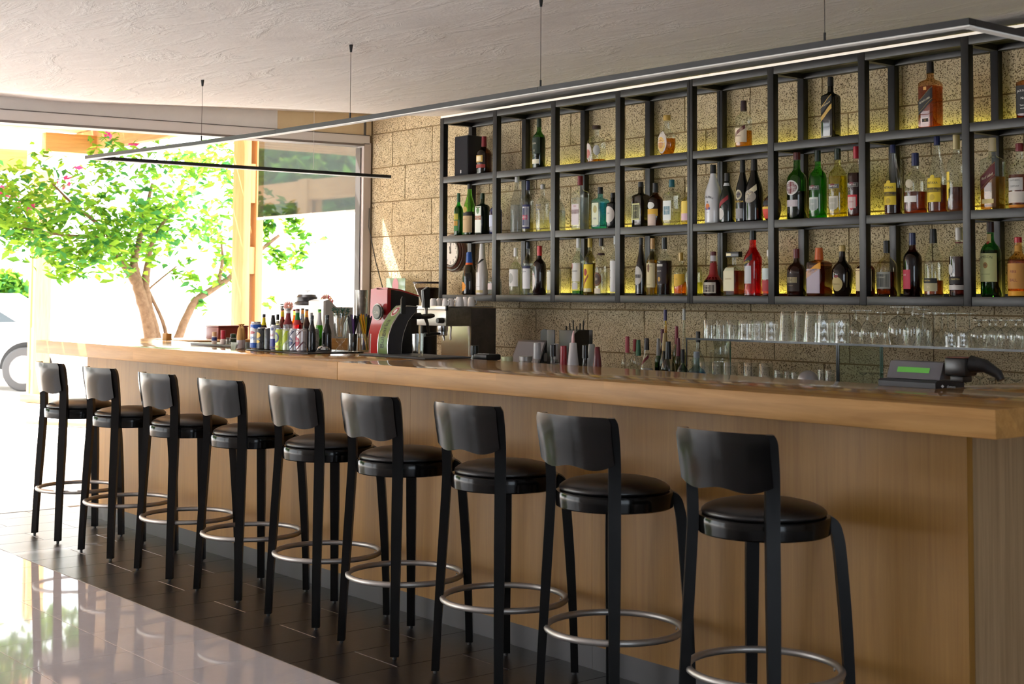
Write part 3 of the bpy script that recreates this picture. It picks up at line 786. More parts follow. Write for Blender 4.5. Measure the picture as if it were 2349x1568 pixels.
bottle(1, 1211, 26, 415, 'bord', (224, 228, 220), 'clear bottle with eight sided navy label and navy cap', (.2, (226, 214, 140)), (NAVY, .18), [(.08, .54, NAVY, 70), (.115, .50, (206, 206, 210), 60), (.14, .475, (34, 44, 92), 56), (.25, .34, (200, 60, 90), 48)], [('OUZO', .295, .015, WHITE)])
bottle(1, 1245, 31, 423, 'bord', CLEAR, 'clear vodka bottle with blue lettering straight on the glass', (.25, (226, 226, 190)), (SIL, .10), [], [('ABSOLUT', .56, .012, (36, 60, 150), {'wide': .052}), ('VODKA', .47, .013, (36, 60, 150)), ('Country of Sweden', .40, .005, (60, 80, 150))])
bottle(1, 1279, 37, 435, 'slope', (214, 222, 224), 'clear bottle with grey label tucked behind the second upright', (.5, (226, 230, 226), .1), (SIL, .12), [(.20, .48, (104, 108, 110), 60)], [('VODKO', .40, .013, (30, 34, 40))])
bottle(1, 1331, 38, 403.7, 'high', CLEAR, 'tall clear square gin bottle with dark red cap', (.6, (232, 236, 236)), (DRED, .17), [(.10, .48, (222, 212, 216), 38), (.30, .38, (198, 160, 170), 38)], [('GIN', .44, .014, (160, 50, 60))], sq=6)
bottle(1, 1377, 38, 429, 'high', (110, 190, 206), 'pale blue glass gin bottle with black cap', (.62, (120, 205, 222)), (K, .16), [(.10, .62, (206, 214, 186), 34), (.38, .56, (190, 180, 110), 20, 'o')], [('GIN', .25, .014, (60, 100, 120))], sq=6)
bottle(1, 1406, 30, 442, 'high', (26, 28, 30), 'dark gin bottle with round white label against the third upright', None, (K, .14), [(.16, .62, (222, 214, 206), 60, 'o')], [('GIN', .42, .012, (50, 46, 46))], opaque=True)
bottle(1, 1470, 38, 417, 'high', (38, 32, 22), 'black square bottle with narrow gold edged label', None, (K, .11), [(.16, .52, (214, 214, 150), 36), (.19, .49, (46, 44, 34), 30)], [('VERMUT', .36, .010, (220, 210, 150))], sq=6, opaque=True)
bottle(1, 1503.5, 35, 419.6, 'bord', (110, 60, 30), 'dark bourbon bottle with yellow band across a white label', (.62, (110, 44, 10), .2), (K, .22), [(.02, .28, (214, 190, 176), 46), (.24, .40, (226, 176, 60), 62), (.40, .56, (222, 222, 216), 36, 'o')])
bottle(1, 1541, 40, 412, 'high', (226, 232, 224), 'ribbed clear tequila bottle with teal cap and label', (.3, (226, 224, 190)), ((26, 96, 110), .16), [(.12, .54, (222, 228, 226), 38), (.24, .42, (60, 120, 140), 30)], [('TEQUILA', .33, .009, WHITE)], sq=4)
bottle(1, 1581, 36, 428, 'bord', (232, 222, 160), 'pale bottle with yellow and pink label behind the double upright', (.6, (236, 226, 150)), ((214, 200, 150), .14), [(.30, .62, (236, 206, 90), 66), (.12, .30, (222, 186, 196), 66)])
bottle(1, 1636, 39, 378, 'slope', (226, 226, 228), 'white coconut rum bottle with a palm picture', None, (K, .15), [(.24, .34, (226, 130, 60), 17, 'o'), (.235, .275, (70, 90, 160), 20)], [('MALIBU', .45, .017, (40, 40, 44), {'arch': 9.0, 'wide': .07}), ('rum', .19, .008, (110, 110, 116)), ('\u2736', .36, .02, (30, 40, 36))], opaque=True)
bottle(1, 1668, 35, 397, 'slope', (22, 30, 24), 'short dark bottle with red collar and tilted white oval label', None, ((40, 40, 40), .16), [(.07, .30, (220, 214, 210), 36, 'o', -20), (.37, .46, (150, 30, 40), 50, 'd'), (.74, .80, (200, 200, 200), 80)], opaque=True)
bottle(1, 1703.5, 32, 367, 'slope', (22, 22, 24), 'tall black passion fruit liqueur bottle with yellow lettering', None, (K, .20), [(.36, .52, (200, 190, 160), 34, 'o'), (.39, .49, (60, 50, 60), 24, 'o'), (.06, .22, (150, 150, 152), 40)], [('PASSOA', .33, .014, (226, 190, 40), {'wide': .062})], opaque=True)
bottle(1, 1730, 40, 365.5, 'slope', (16, 15, 15), 'tall dark cream liqueur bottle with cream banner label', None, ((22, 20, 20), .18), [(.30, .50, (160, 150, 140), 52, 'o'), (.40, .50, CREAM, 58, 'd')], [('BAILEYS', .445, .012, (80, 40, 30), {'wide': .055, 'tilt': .2}), ('CREAM', .36, .008, (30, 26, 26))], opaque=True)
bottle(1, 1771, 43, 417, 'flask', (70, 40, 26), 'round brown bottle with red and yellow label behind an upright', None, (K, .14), [(.06, .30, (220, 70, 50), 70), (.30, .36, (230, 190, 60), 70), (.40, .52, (40, 36, 40), 60)], opaque=True)
def vermouth(cx, w, top, glass, liq, cap, extra, label, row=1):
    return bottle(row, cx, w, top, 'bord', glass, label, liq, cap, extra[0], extra[1])
vermouth(1828, 46, 350, (60, 130, 40), (.42, (14, 20, 10), .4), ((90, 30, 30), .11), ([(.36, .58, WHITE, 46, 'o'), (.38, .56, (120, 40, 46), 38, 'o'), (.19, .29, (206, 196, 200), 42)], [('MARTINI', .47, .015, WHITE, {'wide': .058})]), 'wide dark green vermouth bottle with round white label')
BARL = lambda c2, c3: ([(.42, .48, (150, 150, 146), 44), (.425, .475, (24, 24, 26), 42), (.44, .49, (110, 30, 40), 18, 'o'), (.09, .31, c2, 38, 'p'), (.12, .28, c3, 30)], [('MARTINI', .45, .013, WHITE, {'wide': .05})])
e = BARL((206, 214, 206), (150, 160, 156)); e[1].append(('DRY', .21, .012, WHITE))
vermouth(1876, 40, 345, (60, 170, 40), (.62, (60, 180, 40)), ((20, 40, 30), .16), e, 'vivid green vermouth bottle with silver shield label')
e = BARL((210, 206, 190), (170, 166, 150)); e[1].append(('BIANCO', .21, .009, WHITE))
vermouth(1921.5, 42, 341, (232, 228, 150), (.60, (226, 206, 60)), ((24, 44, 30), .16), e, 'pale yellow vermouth bottle with shield label')
e = BARL((200, 40, 50), (214, 204, 200)); e[1].append(('ROSSO', .21, .009, (150, 30, 36)))
vermouth(1965, 42, 336, (226, 214, 206), (.62, (70, 14, 16), .3), ((180, 24, 50), .17), e, 'red vermouth bottle with crimson cap')
def brandy(cx, w, top, style, label, lvl, stars, **k):
    return bottle(1, cx, w, top, style, CLEAR, label, (lvl, (96, 34, 12), .1), (NAVY, .12), [(.14, .45, (230, 200, 50), 52), (.265, .325, NAVY, 52), (.44, .49, (226, 196, 60), 16, 'o'), (.16, .24, (200, 170, 40), 18, 'o')], [('METAXA', .385, .016, (40, 40, 60), {'wide': .056}), (stars, .295, .012, (230, 200, 60))], **k)
brandy(2048.5, 41, 332, 'cone', 'clear brandy bottle with navy cap and yellow label, middle shelf', .38, '* * *')
bottle(1, 2099.5, 52, 351, 'squat', CLEAR, 'squat clear brandy bottle with round silver emblem', (.36, (130, 44, 14), .1), (NAVY, .21), [(.42, .56, (196, 186, 160), 22, 'o'), (.19, .29, WHITE, 38)], [('METAXA', .365, .011, WHITE, {'wide': .05})])
brandy(2149.5, 44, 312, 'cone', 'tallest brandy bottle, a clear cone with yellow label reaching the rail', .36, '* * * * *')
bottle(1, 2194, 44, 309, 'bord', CLEAR, 'clear bottle with cream cap and yellow banner running down its side', (.32, (90, 36, 14), .1), ((206, 190, 140), .19), [(.30, .52, (236, 206, 70), 26, 'r', -40), (.14, .30, (236, 206, 70), 18, 'p', -40), (.38, .41, NAVY, 27, 'r', -40)])
bottle(1, 2276.5, 52, 316, 'high', CLEAR, 'square whisky bottle with slanted dark red label', (.46, (206, 140, 40)), ((216, 200, 160), .19), [(.36, .56, (96, 20, 26), 42, 'd'), (.385, .392, GOLD, 42, 'd'), (.545, .552, GOLD, 42, 'd'), (.09, .15, (226, 206, 140), 34)], [('Red Label', .46, .018, CREAM, {'tilt': .42, 'wide': .055})], sq=6)
bottle(1, 2339, 50, 329, 'bord', CLEAR, 'clear bottle with red cap and white script label, middle shelf end', (.52, (140, 60, 14), .1), (DRED, .12), [(.28, .47, (206, 204, 200), 44), (.09, .26, (226, 216, 204), 50), (.02, .06, (220, 140, 30), 60)], [('SOUTHERN', .43, .009, (30, 30, 34), {'wide': .05}), ('COMFORT', .34, .010, (30, 30, 34), {'wide': .048})])
# ---------------- bottom shelf
bottle(2, 1076, 31, 578, 'champ', (58, 50, 16), 'dark sparkling wine bottle with blue capsule and orange round label', (.5, (30, 24, 8), .2), ((10, 80, 170), .25), [(.08, .30, (246, 160, 50), 44, 'o', -22), (.70, .75, (226, 96, 30), 178)])
bottle(2, 1106, 28, 558.5, 'champ', (214, 208, 206), 'white sparkling wine bottle with black ribbon', None, ((216, 212, 210), .30), [(.60, .65, (20, 18, 18), 90, 'd'), (.44, .58, (24, 22, 22), 9, 'r', -8), (.04, .09, (206, 190, 140), 60), (.16, .165, (150, 140, 140), 30)], opaque=True)
bottle(2, 1135, 32, 617, 'squat', (216, 226, 226), 'small clear bottle hidden behind the first shelf upright', (.5, (214, 220, 220), .15), ((180, 184, 186), .16), [(.2, .45, (216, 200, 200), 60)])
bottle(2, 1183, 30, 568.5, 'squat', (232, 238, 226), 'clear gin bottle with white stopper and plain white label', (.7, (236, 236, 210)), ((230, 226, 222), .18), [(.18, .54, (228, 224, 220), 70), (.25, .46, (176, 176, 170), 26, 'o')])
bottle(2, 1211, 24, 555, 'bord', CLEAR, 'narrow clear vodka bottle with navy capsule', (.6, (236, 238, 236)), ((24, 34, 60), .13), [(.12, .50, (226, 226, 230), 76), (.50, .55, (50, 56, 90), 76)], [('VODKA', .44, .010, (40, 46, 80))])
bottle(2, 1237.5, 31, 564, 'bord', (26, 14, 16), 'black bottle with red capsule and white arched label', None, ((200, 30, 36), .20), [(.08, .50, (228, 222, 218), 44, 'o', -34)], [('CASSIS', .42, .011, (190, 40, 50), {'ang': -20})], opaque=True)
bottle(2, 1271, 33, 581, 'bord', (226, 228, 222), 'pale label bottle tucked behind the second upright, bottom shelf', (.6, (226, 226, 220), .2), ((222, 222, 218), .14), [(.12, .56, (216, 216, 206), 80)])
bottle(2, 1327, 29, 546, 'bord', (222, 236, 226), 'clear white rum bottle with red emblem', (.08, (60, 130, 70)), ((214, 214, 212), .17), [(.24, .56, (222, 220, 216), 62), (.10, .22, (216, 214, 210), 40), (.45, .56, (190, 50, 60), 14, 'o', -34)], [('BACARDI', .42, .012, (40, 40, 46), {'wide': .05})])
bottle(2, 1353, 28, 546, 'bord', (226, 214, 150), 'rum bottle with big yellow label and gold capsule', (.56, (120, 96, 20), .2), ((206, 176, 80), .16), [(.06, .54, (236, 206, 50), 76), (.34, .46, (170, 50, 46), 20, 'o'), (.22, .28, (150, 60, 40), 34, 'd'), (.06, .12, (226, 220, 190), 60)], [('Ron', .28, .013, (160, 40, 40))])
bottle(2, 1379, 30, 546, 'slope', (230, 232, 222), 'clear cachaca bottle with dark round label and black cap', (.4, (232, 232, 214)), ((40, 28, 24), .14), [(.16, .40, (110, 70, 46), 50, 'o'), (.19, .37, (50, 34, 28), 38, 'o'), (.03, .12, (222, 210, 190), 40), (.70, .74, (60, 30, 26), 150)], [('51', .28, .022, CREAM)])
bottle(2, 1412, 25, 541, 'bord', (226, 230, 232), 'slender clear bottle with script running upward, beside an upright', (.6, (232, 234, 234), .15), ((200, 204, 206), .14), [(.06, .58, (222, 222, 224), 60)], [('Saga', .42, .012, (70, 76, 90), {'ang': -30}), ('tiba', .30, .012, (70, 76, 90), {'ang': -30})])
bottle(2, 1470.5, 27, 544.5, 'cone', (18, 16, 18), 'black conical bottle with white oval label and blue ribbon', None, ((20, 22, 20), .12), [(.18, .50, (206, 200, 194), 56, 'o'), (.48, .62, (70, 100, 180), 12, 'r', -76), (.30, .36, (60, 56, 56), 40)], opaque=True)
bottle(2, 1497, 28, 546, 'bord', (232, 226, 190), 'golden spiced rum bottle with tan cap and cream label', (.62, (226, 176, 20)), ((196, 150, 90), .19), [(.14, .56, (222, 206, 160), 70), (.40, .55, (120, 80, 50), 14, 'o')], [('CAPTAIN', .51, .009, (60, 40, 30), {'wide': .045}), ('GOLD', .19, .010, (150, 110, 50))])
bottle(2, 1524, 35, 544.5, 'bord', CLEAR, 'dark rum bottle, clear neck and black cap', (.60, (34, 16, 18), .5), (K, .20), [(.20, .56, (40, 28, 34), 60), (.50, .54, (200, 196, 190), 30), (.24, .32, (200, 150, 60), 12, 'o')], [('BLACK', .42, .011, (190, 186, 180))])
bottle(2, 1562, 32, 579, 'squat', CLEAR, 'small amber whisky bottle with wavy yellow label and gold cap', (.32, (206, 96, 20)), (GOLD, .19), [(.20, .50, (232, 186, 60), 72, 'p')], [('Irish', .38, .012, (160, 110, 30))])
bottle(2, 1592, 38, 577, 'squat', (226, 234, 214), 'clear bottle with maroon cap behind the double upright', (.30, (230, 226, 120)), ((90, 20, 26), .20), [])
bottle(2, 1636.5, 47, 577, 'gm', (130, 40, 26), 'bell shaped brown liqueur bottle with long red neck', (.5, (60, 20, 10), .3), ((100, 26, 34), .09), [(.06, .30, (206, 196, 180), 54), (.085, .275, (60, 44, 40), 48), (.78, .91, (206, 200, 206), 160), (.36, .74, (150, 24, 26), 178)], [('Grand', .22, .012, (214, 206, 190)), ('Orange', .15, .011, (214, 206, 190))])
b_ = bottle(2, 1684, 46, 586, 'dis', CLEAR, 'square almond liqueur bottle with wide flat cap', (.62, (110, 24, 14), .1), None, [(.12, .70, (240, 230, 196), 40)], [('DISARONNO', .42, .011, (170, 140, 80), {'wide': .045})], sq=6)
MB().rbox(-.046, .046, -.016, .016, b_.H * .955, b_.H * .955 + .030, .003).build('cap', M((26, 26, 24), .3), b_.t); MB().rbox(-.042, -.008, -.0168, -.0155, b_.H * .955 + .008, b_.H * .955 + .022, .0004, 1).build('gold_plate', M((226, 210, 150), .3), b_.t)
bottle(2, 1727, 42, 529, 'aper', (226, 40, 30), 'tall bright red aperitif bottle', (.74, (214, 20, 16), .3), ((24, 30, 30), .14), [(.19, .46, (206, 206, 210), 44, 'r', -16), (.46, .56, (24, 26, 30), 46, 'd', -10)], [('APEROL', .51, .015, (232, 200, 60), {'wide': .05, 'tilt': .3, 'ang': -8})])
bottle(2, 1765, 33, 573, 'bord', (230, 232, 230), 'clear bottle with white and red label behind the fifth upright', (.4, (200, 60, 60), .2), ((226, 220, 214), .14), [(.36, .60, (214, 226, 226), 70), (.10, .34, (190, 60, 70), 70)])
bottle(2, 1827, 43, 570.6, 'squat', (46, 22, 14), 'round shouldered brown liqueur bottle with wine red capsule', None, ((110, 26, 34), .20), [(.10, .48, (50, 34, 26), 56), (.28, .40, (176, 160, 120), 40)], [('TIA', .34, .014, (60, 44, 30)), ('MARIA', .22, .010, (150, 130, 100))], opaque=True)
bottle(2, 1879, 54, 568, 'high', (150, 84, 40), 'square amber orange liqueur bottle with orange ribbon label', (.62, (120, 60, 24), .3), ((206, 96, 40), .25), [(.06, .56, (190, 176, 190), 40), (.46, .60, (232, 160, 40), 44, 'd')], [('COINTREAU', .53, .012, (60, 30, 20), {'wide': .058, 'tilt': .28})], sq=6)
bottle(2, 1932, 48, 562.6, 'jug', (26, 16, 12), 'dark jug shaped liqueur bottle with gold oval label', None, ((190, 160, 90), .12), [(.10, .38, (196, 176, 120), 38, 'o'), (.36, .42, (120, 30, 40), 14, 'o')], [('Noisette', .24, .011, (120, 90, 40))], opaque=True)
bottle(2, 1985, 43, 577, 'bord', (90, 30, 26), 'bottle with cream and red label behind the sixth upright', (.6, (110, 26, 20), .3), ((150, 30, 36), .16), [(.12, .62, (236, 214, 160), 76)])
bottle(2, 2034, 46, 552, 'squat', (206, 196, 170), 'low cognac bottle with silver grey label and dark capsule', (.44, (110, 40, 12), .2), ((34, 30, 30), .22), [(.14, .44, (150, 150, 140), 54), (.17, .40, (70, 72, 66), 48)], [('COGNAC', .34, .011, (210, 206, 190))])
bottle(2, 2093, 42, 534, 'bord', (70, 22, 18), 'reddish brown bottle with navy capsule and pink red label', (.7, (70, 16, 12), .3), (NAVY, .19), [(.12, .42, (190, 50, 76), 44, 'r', -24)], [('SLOE', .34, .010, WHITE, {'ang': -24})])
bottle(2, 2141, 43, 525, 'slope', CLEAR, 'clear brandy bottle with black capsule and black band', (.24, (110, 46, 14), .1), (K, .21), [(.20, .27, (24, 24, 22), 54), (.08, .20, (190, 180, 140), 54)], [('MARTIN', .235, .010, (220, 200, 120), {'ang': -10}), ('VS', .14, .016, CREAM)])
bottle(2, 2200, 46, 522, 'bord', CLEAR, 'cognac bottle with white capsule and round silver seal', (.58, (70, 18, 18), .3), ((200, 196, 190), .18), [(.32, .47, (206, 204, 200), 24, 'o', -30), (.18, .29, (26, 16, 16), 60), (.10, .17, (210, 204, 200), 60), (.775, .79, (120, 30, 40), 170)], [('R. MARTIN', .25, .011, (226, 206, 130), {'wide': .055})])
bottle(2, 2272, 46, 509, 'bord', (40, 120, 50), 'tall green whiskey bottle with pale green label', (.62, (40, 90, 30)), ((50, 20, 26), .14), [(.20, .58, (196, 200, 140), 66), (.38, .46, (150, 110, 50), 14, 'o'), (.72, .84, (206, 180, 120), 40), (.70, .75, (170, 50, 40), 18, 'o')], [('JAMESON', .53, .017, (30, 36, 26), {'wide': .068, 'arch': 3.0}), ('IRISH WHISKEY', .30, .007, (70, 80, 50)), ('\u2736', .42, .018, (60, 40, 20))])
bottle(2, 2336, 47, 544, 'bord', (226, 170, 90), 'amber cinnamon whisky bottle with bright red cap', (.62, (206, 116, 24)), ((190, 20, 36), .09), [(.14, .56, (206, 146, 70), 60), (.76, .86, (206, 150, 60), 150), (.02, .10, (240, 170, 40), 80)], [('FIRE', .42, .018, (130, 50, 40)), ('BALL', .28, .018, (130, 50, 40))])

# ---- loudspeaker in the first bay
p = onY(1055, 350, 5.80)
q = onY(1089, 350, 5.80)
sp = thing('loudspeaker', 'slim black loudspeaker box standing in the first bay of the top shelf', 'speaker', (p.x + .10, 5.80, LV[0] + .0003))
hh = onY(1066, 311, 5.76).z - LV[0]
MB().rbox(-.098, .048, -.045, .110, 0, hh, .003).build('cabinet', M((34, 34, 40), .45), sp)
MB().rbox(-.094, .044, -.049, -.0452, .006, hh - .006, .001, 1).build('grille', rough_mat('speaker_cloth', (28, 28, 34), (40, 40, 46), 300, .8, .3, .001), sp)
MB().rbox(-.030, -.018, -.0505, -.0491, .02, .042, .0004, 1).build('badge', M((200, 200, 205), .3), sp)
# ---- wall clock behind the first bay
p = onY(1027, 579, 5.93)
ck = thing('wall_clock', 'round wall clock with dark stepped wooden rim behind the shelf', 'clock', (p.x, YB - .004, p.z))
k_ = depth((p.x, 5.96, p.z)) / FPX
Rk = 44 * k_
rim = M((74, 40, 28), .3, 0, .5, .3)
def disc(prof, m, name, par):
    o = MB().lathe(prof, 48).build(name, m, par, 30); o.rotation_euler = (pi / 2, 0, 0); return o
disc([(Rk, .0), (Rk, .02), (Rk * .94, .03), (Rk * .88, .03), (Rk * .87, .036), (Rk * .80, .044), (Rk * .76, .042), (Rk * .75, .05), (Rk * .67, .05), (Rk * .66, .040), (.01, .040)], rim, 'rim', ck)
disc([(Rk * .64, .040), (Rk * .64, .0415), (.001, .0415)], M((226, 218, 206), .5), 'dial', ck)
for hnum in range(1, 13):
    a = pi / 2 - hnum * pi / 6
    flat_text('numeral', str(hnum), .032, M((70, 60, 56), .5), ck, (cos(a) * Rk * .52, -.0425, sin(a) * Rk * .52), (1, 0, 0), (0, 0, 1))
MB().box(-.003, .003, -.044, -.043, 0, Rk * .5).build('minute_hand', M((40, 30, 28), .4), ck)
o = MB().box(-.004, .004, -.045, -.044, 0, Rk * .33).build('hour_hand', M((40, 30, 28), .4), ck); o.rotation_euler = (0, radians(-12), 0)
o = MB().lathe([(.008, .043), (.008, .047)], 12).build('hub', rim, ck); o.rotation_euler = (pi / 2, 0, 0)
# ================================================================== things on the counter
HV = Vector((_d.x, _d.y, 0)).normalized()
def fit(px, yb, yt, w, z0=ZT, push=True):
    """stand something on height z0: location, radius, height"""
    p = onZ(px, yb, z0); d = depth(p); R = w / 2 * d / FPX
    if push: p = p + HV * R
    return Vector((p.x, p.y, z0)), R, onY(px, yt, p.y).z - z0
def fitY(px, yt, w, Y, z0):
    p = onY(px, yt, Y); d = depth(p)
    return Vector((p.x, Y, z0)), w / 2 * d / FPX, p.z - z0
def hull_box(name, m, par, x0, x1, y0, y1, z0, z1, b=.003):
    return MB().rbox(x0, x1, y0, y1, z0, z1, b).build(name, m, par)
dark_plastic = M((30, 30, 32), .4)
chrome = M((190, 190, 192), .18, 1.0)
brushed = rough_mat('brushed_steel', (120, 116, 112), (150, 146, 140), 40, .32, .05, .001, spec=.5); brushed.node_tree.nodes['Principled BSDF'].inputs['Metallic'].default_value = .85
# --- can tray
a, b = onZ(566, 803, ZT), onZ(728, 812, ZT)
tr = MB().rbox(a.x, b.x, a.y - .005, a.y + .34, ZT + .0004, ZT + .008, .003).build('serving_tray', M((34, 32, 34), .35)); tag(tr, 'thin dark tray under the drink cans and small bottles', 'tray')
ZC = ZT + .0084
def can(cx, yb, yt, w, body, label, parts, dy=0.0):
    L, R, H = fit(cx, yb, yt, w, ZC); L.y += dy
    d0 = depth(L)
    t = thing('drink_can', label, 'can', L, 0, 'drink cans on the counter tray')
    pr = [(R * .78, 0), (R * .80, .002), (R, H * .06), (R, H * .90), (R * .86, H * .965), (R * .84, H * .97)]
    MB().lathe(pr, 28).build('body', M(body, .28, .35), t)
    MB().lathe([(R * .84, H * .97), (R * .86, H), (R * .80, H), (R * .78, H * .985), (.001, H * .985)], 28, cap0=False).build('lid', M((206, 206, 208), .25, .9), t)
    for (z0, z1, c, ha, kind, ang) in parts:
        nu, nv = 16, 8; vs = []; fs = []
        for j in range(nv + 1):
            for i in range(nu + 1):
                u = -1 + 2 * i / nu; v = -1 + 2 * j / nv
                if kind == 'o': u, v = u * sqrt(1 - v * v / 2), v * sqrt(1 - u * u / 2)
                if kind == 'y': v = max(-1, -1 + 2 * j / nv) * (1 - .0 * abs(u)); 
                z = H * ((z0 + z1) / 2 + (z1 - z0) / 2 * v)
                if kind == 's': z += u * H * .28
                if kind == 'v': u *= (.5 + .5 * v * .999) if v > -1 else .02
                z = max(H * .06, min(H * .90, z))
                aa = -pi / 2 + radians(ang) + u * radians(ha)
                vs.append(((R + .0006) * cos(aa), (R + .0006) * sin(aa), z))
        for j in range(nv):
            for i in range(nu):
                q = j * (nu + 1) + i; fs.append((q, q + 1, q + nu + 2, q + nu + 1))
        MB().add(vs, fs).build('print', M(c, .4), t, 60)
    return t, R, H
def can_text(t, R, txt, z, size, c, ang=20, vert=False):
    vs, fs = text_mesh(txt, size); out = []
    for v in vs:
        x, y = (v.x, v.y) if not vert else (-v.y, v.x)
        aa = -pi / 2 + radians(ang) + x / (R + .0013); out.append(((R + .0013) * cos(aa), (R + .0013) * sin(aa), z + y))
    MB().add(out, fs).build('lettering', M(c, .4), t, 0)
W8 = (226, 224, 226)
t, R, H = can(584, 801, 737.5, 25, (196, 200, 206), 'tall blue and white drink can with red crescent emblem', [(.76, .96, (24, 90, 190), 180, 'r', 0), (.06, .24, (24, 90, 190), 180, 'r', 0), (.55, .80, W8, 46, 'o', 10), (.56, .66, (190, 30, 50), 40, 'o', 10)])
can_text(t, R, 'PEPSI', H * .40, .022, (60, 110, 190), 12)
t, R, H = can(599, 802, 751, 25, (54, 56, 60), 'charcoal can with yellow split circle emblem', [(.52, .80, (222, 180, 60), 40, 'o', 0), (.30, .44, (230, 190, 50), 34, 'o', 0), (.42, .56, (40, 44, 50), 46, 'r', 0)])
can_text(t, R, 'SODA', H * .49, .014, (200, 200, 196), 0)
t, R, H = can(616, 803, 751.5, 25, (60, 62, 66), 'charcoal can with pale vertical lettering strip', [(.10, .88, (196, 196, 170), 16, 'r', -38)])
can_text(t, R, 'PREMIUM', H * .5, .012, (90, 90, 70), -38, True)
t, R, H = can(629, 804, 744.5, 24, (190, 192, 204), 'slim silver and blue energy drink can', [(.06, .46, (40, 46, 140), 70, 'r', 0), (.78, .92, (64, 72, 130), 20, 'o', 20), (.10, .16, W8, 70, 'r', 0)])
can_text(t, R, 'Bull', H * .60, .020, (190, 60, 60), 10)
t, R, H = can(641.5, 805, 753, 25, (166, 186, 70), 'yellow green can with violet ring emblem', [(.36, .84, (60, 50, 130), 46, 'o', -6), (.45, .75, (150, 170, 90), 32, 'o', -6), (.14, .26, (226, 206, 110), 30, 'r', 10)])
t, R, H = can(657, 805.5, 753, 24, (176, 186, 160), 'lime and silver soda can with slanted bands', [(.25, .55, (170, 190, 40), 60, 's', 0), (.60, .84, (170, 190, 40), 40, 's', 30)])
t, R, H = can(673, 806, 753.5, 25, (190, 192, 200), 'navy and silver striped tonic can', [(.22, .66, (40, 60, 110), 52, 'o', -10), (.68, .76, (40, 44, 80), 60, 's', 10), (.12, .20, (40, 44, 80), 60, 's', 20), (.80, .84, (40, 44, 80), 60, 's', 10)])
can_text(t, R, 'TONIC', H * .47, .015, W8, -2)
t, R, H = can(689, 806.5, 754, 26, (206, 196, 198), 'crimson and silver striped tonic can', [(.22, .66, (170, 40, 66), 52, 'o', -10), (.68, .76, (90, 30, 44), 60, 's', 10), (.12, .20, (120, 40, 60), 60, 's', 20), (.80, .84, (90, 30, 44), 60, 's', 10)])
can_text(t, R, 'TONIC', H * .47, .015, W8, -2)
can(699, 804, 754, 24, (170, 166, 166), 'plain silver can standing behind the crimson tonic can', [(.35, .6, (150, 130, 130), 40, 'r', 30)], dy=.05)
# --- small bottles behind the cans
cy0 = onZ(630, 800, ZC).y
def tb(cx, w, top, dy, style, glass, label, **k):
    return bottle(0, cx, w, top, style, glass, label, Y=cy0 + dy, z0=ZC, group='small bottles behind the cans', name='drink_bottle', **k)
AM = (120, 66, 14)
tb(605, 17, 720, .105, 'beer', (90, 60, 20), 'brown mixer bottle with black cap and yellow neck label', liq=(.78, (50, 24, 10), .3), cap=(K, .10), lab=[(.66, .88, (232, 214, 20), 70, 'b')])
tb(626, 17, 722, .11, 'beer', (40, 32, 28), 'small bottle with long black capsule', cap=((34, 32, 34), .36), opaque=True)
tb(636.5, 15, 720.5, .175, 'beer', (200, 206, 196), 'small clear bottle with black cap and cream neck label', liq=(.7, (210, 200, 150)), cap=(K, .18), lab=[(.70, .80, (216, 206, 180), 70, 'b')])
tb(647.5, 19, 708, .115, 'beer', AM, 'amber beer bottle with yellow neck label, front of its pair', liq=(.8, (120, 50, 10), .15), cap=((90, 76, 60), .04), lab=[(.80, .93, (226, 200, 30), 80, 'b')])
tb(646, 19, 696.5, .245, 'beer', (220, 226, 216), 'taller clear bottle behind the amber beer bottle', liq=(.6, (216, 206, 150)), cap=((110, 108, 100), .03), lab=[(.84, .96, (226, 226, 222), 80, 'b')])
tb(661, 24, 707, .12, 'soda', (214, 218, 226), 'clear soda bottle with dark red neck label', liq=(.6, (206, 206, 216), .25), cap=((150, 150, 150), .05), lab=[(.60, .88, (130, 36, 44), 70, 'b'), (.88, .94, (216, 214, 216), 70, 'b')])
tb(675, 17, 709, .19, 'soda', (230, 150, 60), 'orange soda bottle between two labelled bottles', liq=(.85, (222, 100, 24), .2), cap=((170, 60, 40), .05))
tb(682, 22, 708, .125, 'soda', (220, 40, 60), 'red drink bottle with green and red neck label', liq=(.62, (190, 10, 50), .2), cap=((110, 40, 34), .05), lab=[(.72, .90, (40, 130, 60), 70, 'b'), (.60, .72, (190, 50, 50), 70, 'b'), (.90, .95, (226, 220, 214), 70, 'b')])
tb(693.5, 17, 707, .20, 'beer', AM, 'beer bottle with blue oval neck label', liq=(.8, (120, 50, 10), .2), cap=((110, 80, 50), .04), lab=[(.64, .86, (206, 206, 206), 80, 'b'), (.68, .80, (30, 80, 170), 40, 'o')])
tb(703, 19, 708.7, .135, 'beer', AM, 'dark brown beer bottle with narrow yellow neck label', liq=(.8, (70, 26, 10), .3), cap=((60, 46, 40), .04), lab=[(.80, .92, (226, 200, 40), 26)])
def cb(cx, w, yb, top, style, glass, label, **k):
    p = onZ(cx, yb, ZC); 
    return bottle(0, cx, w, top, style, glass, label, Y=p.y + .02, z0=ZC if cx < 728 else ZT, group='small bottles behind the cans', name='drink_bottle', **k)
cb(715.5, 18, 807, 723, 'beer', (24, 26, 30), 'matt black small bottle nearest the silver can', cap=((26, 28, 32), .10), opaque=True)
tb(714, 14, 717, .15, 'beer', (120, 122, 124), 'small bottle with grey cap behind the black one', cap=((150, 150, 150), .10), opaque=True)
cb(732.5, 17, 802, 709, 'beer', (110, 170, 40), 'green beer bottle with silver neck label and green cap', liq=(.62, (90, 160, 20)), cap=((70, 170, 50), .05), lab=[(.62, .92, (206, 204, 204), 80, 'b'), (.10, .44, (50, 80, 40), 50, 'o')])
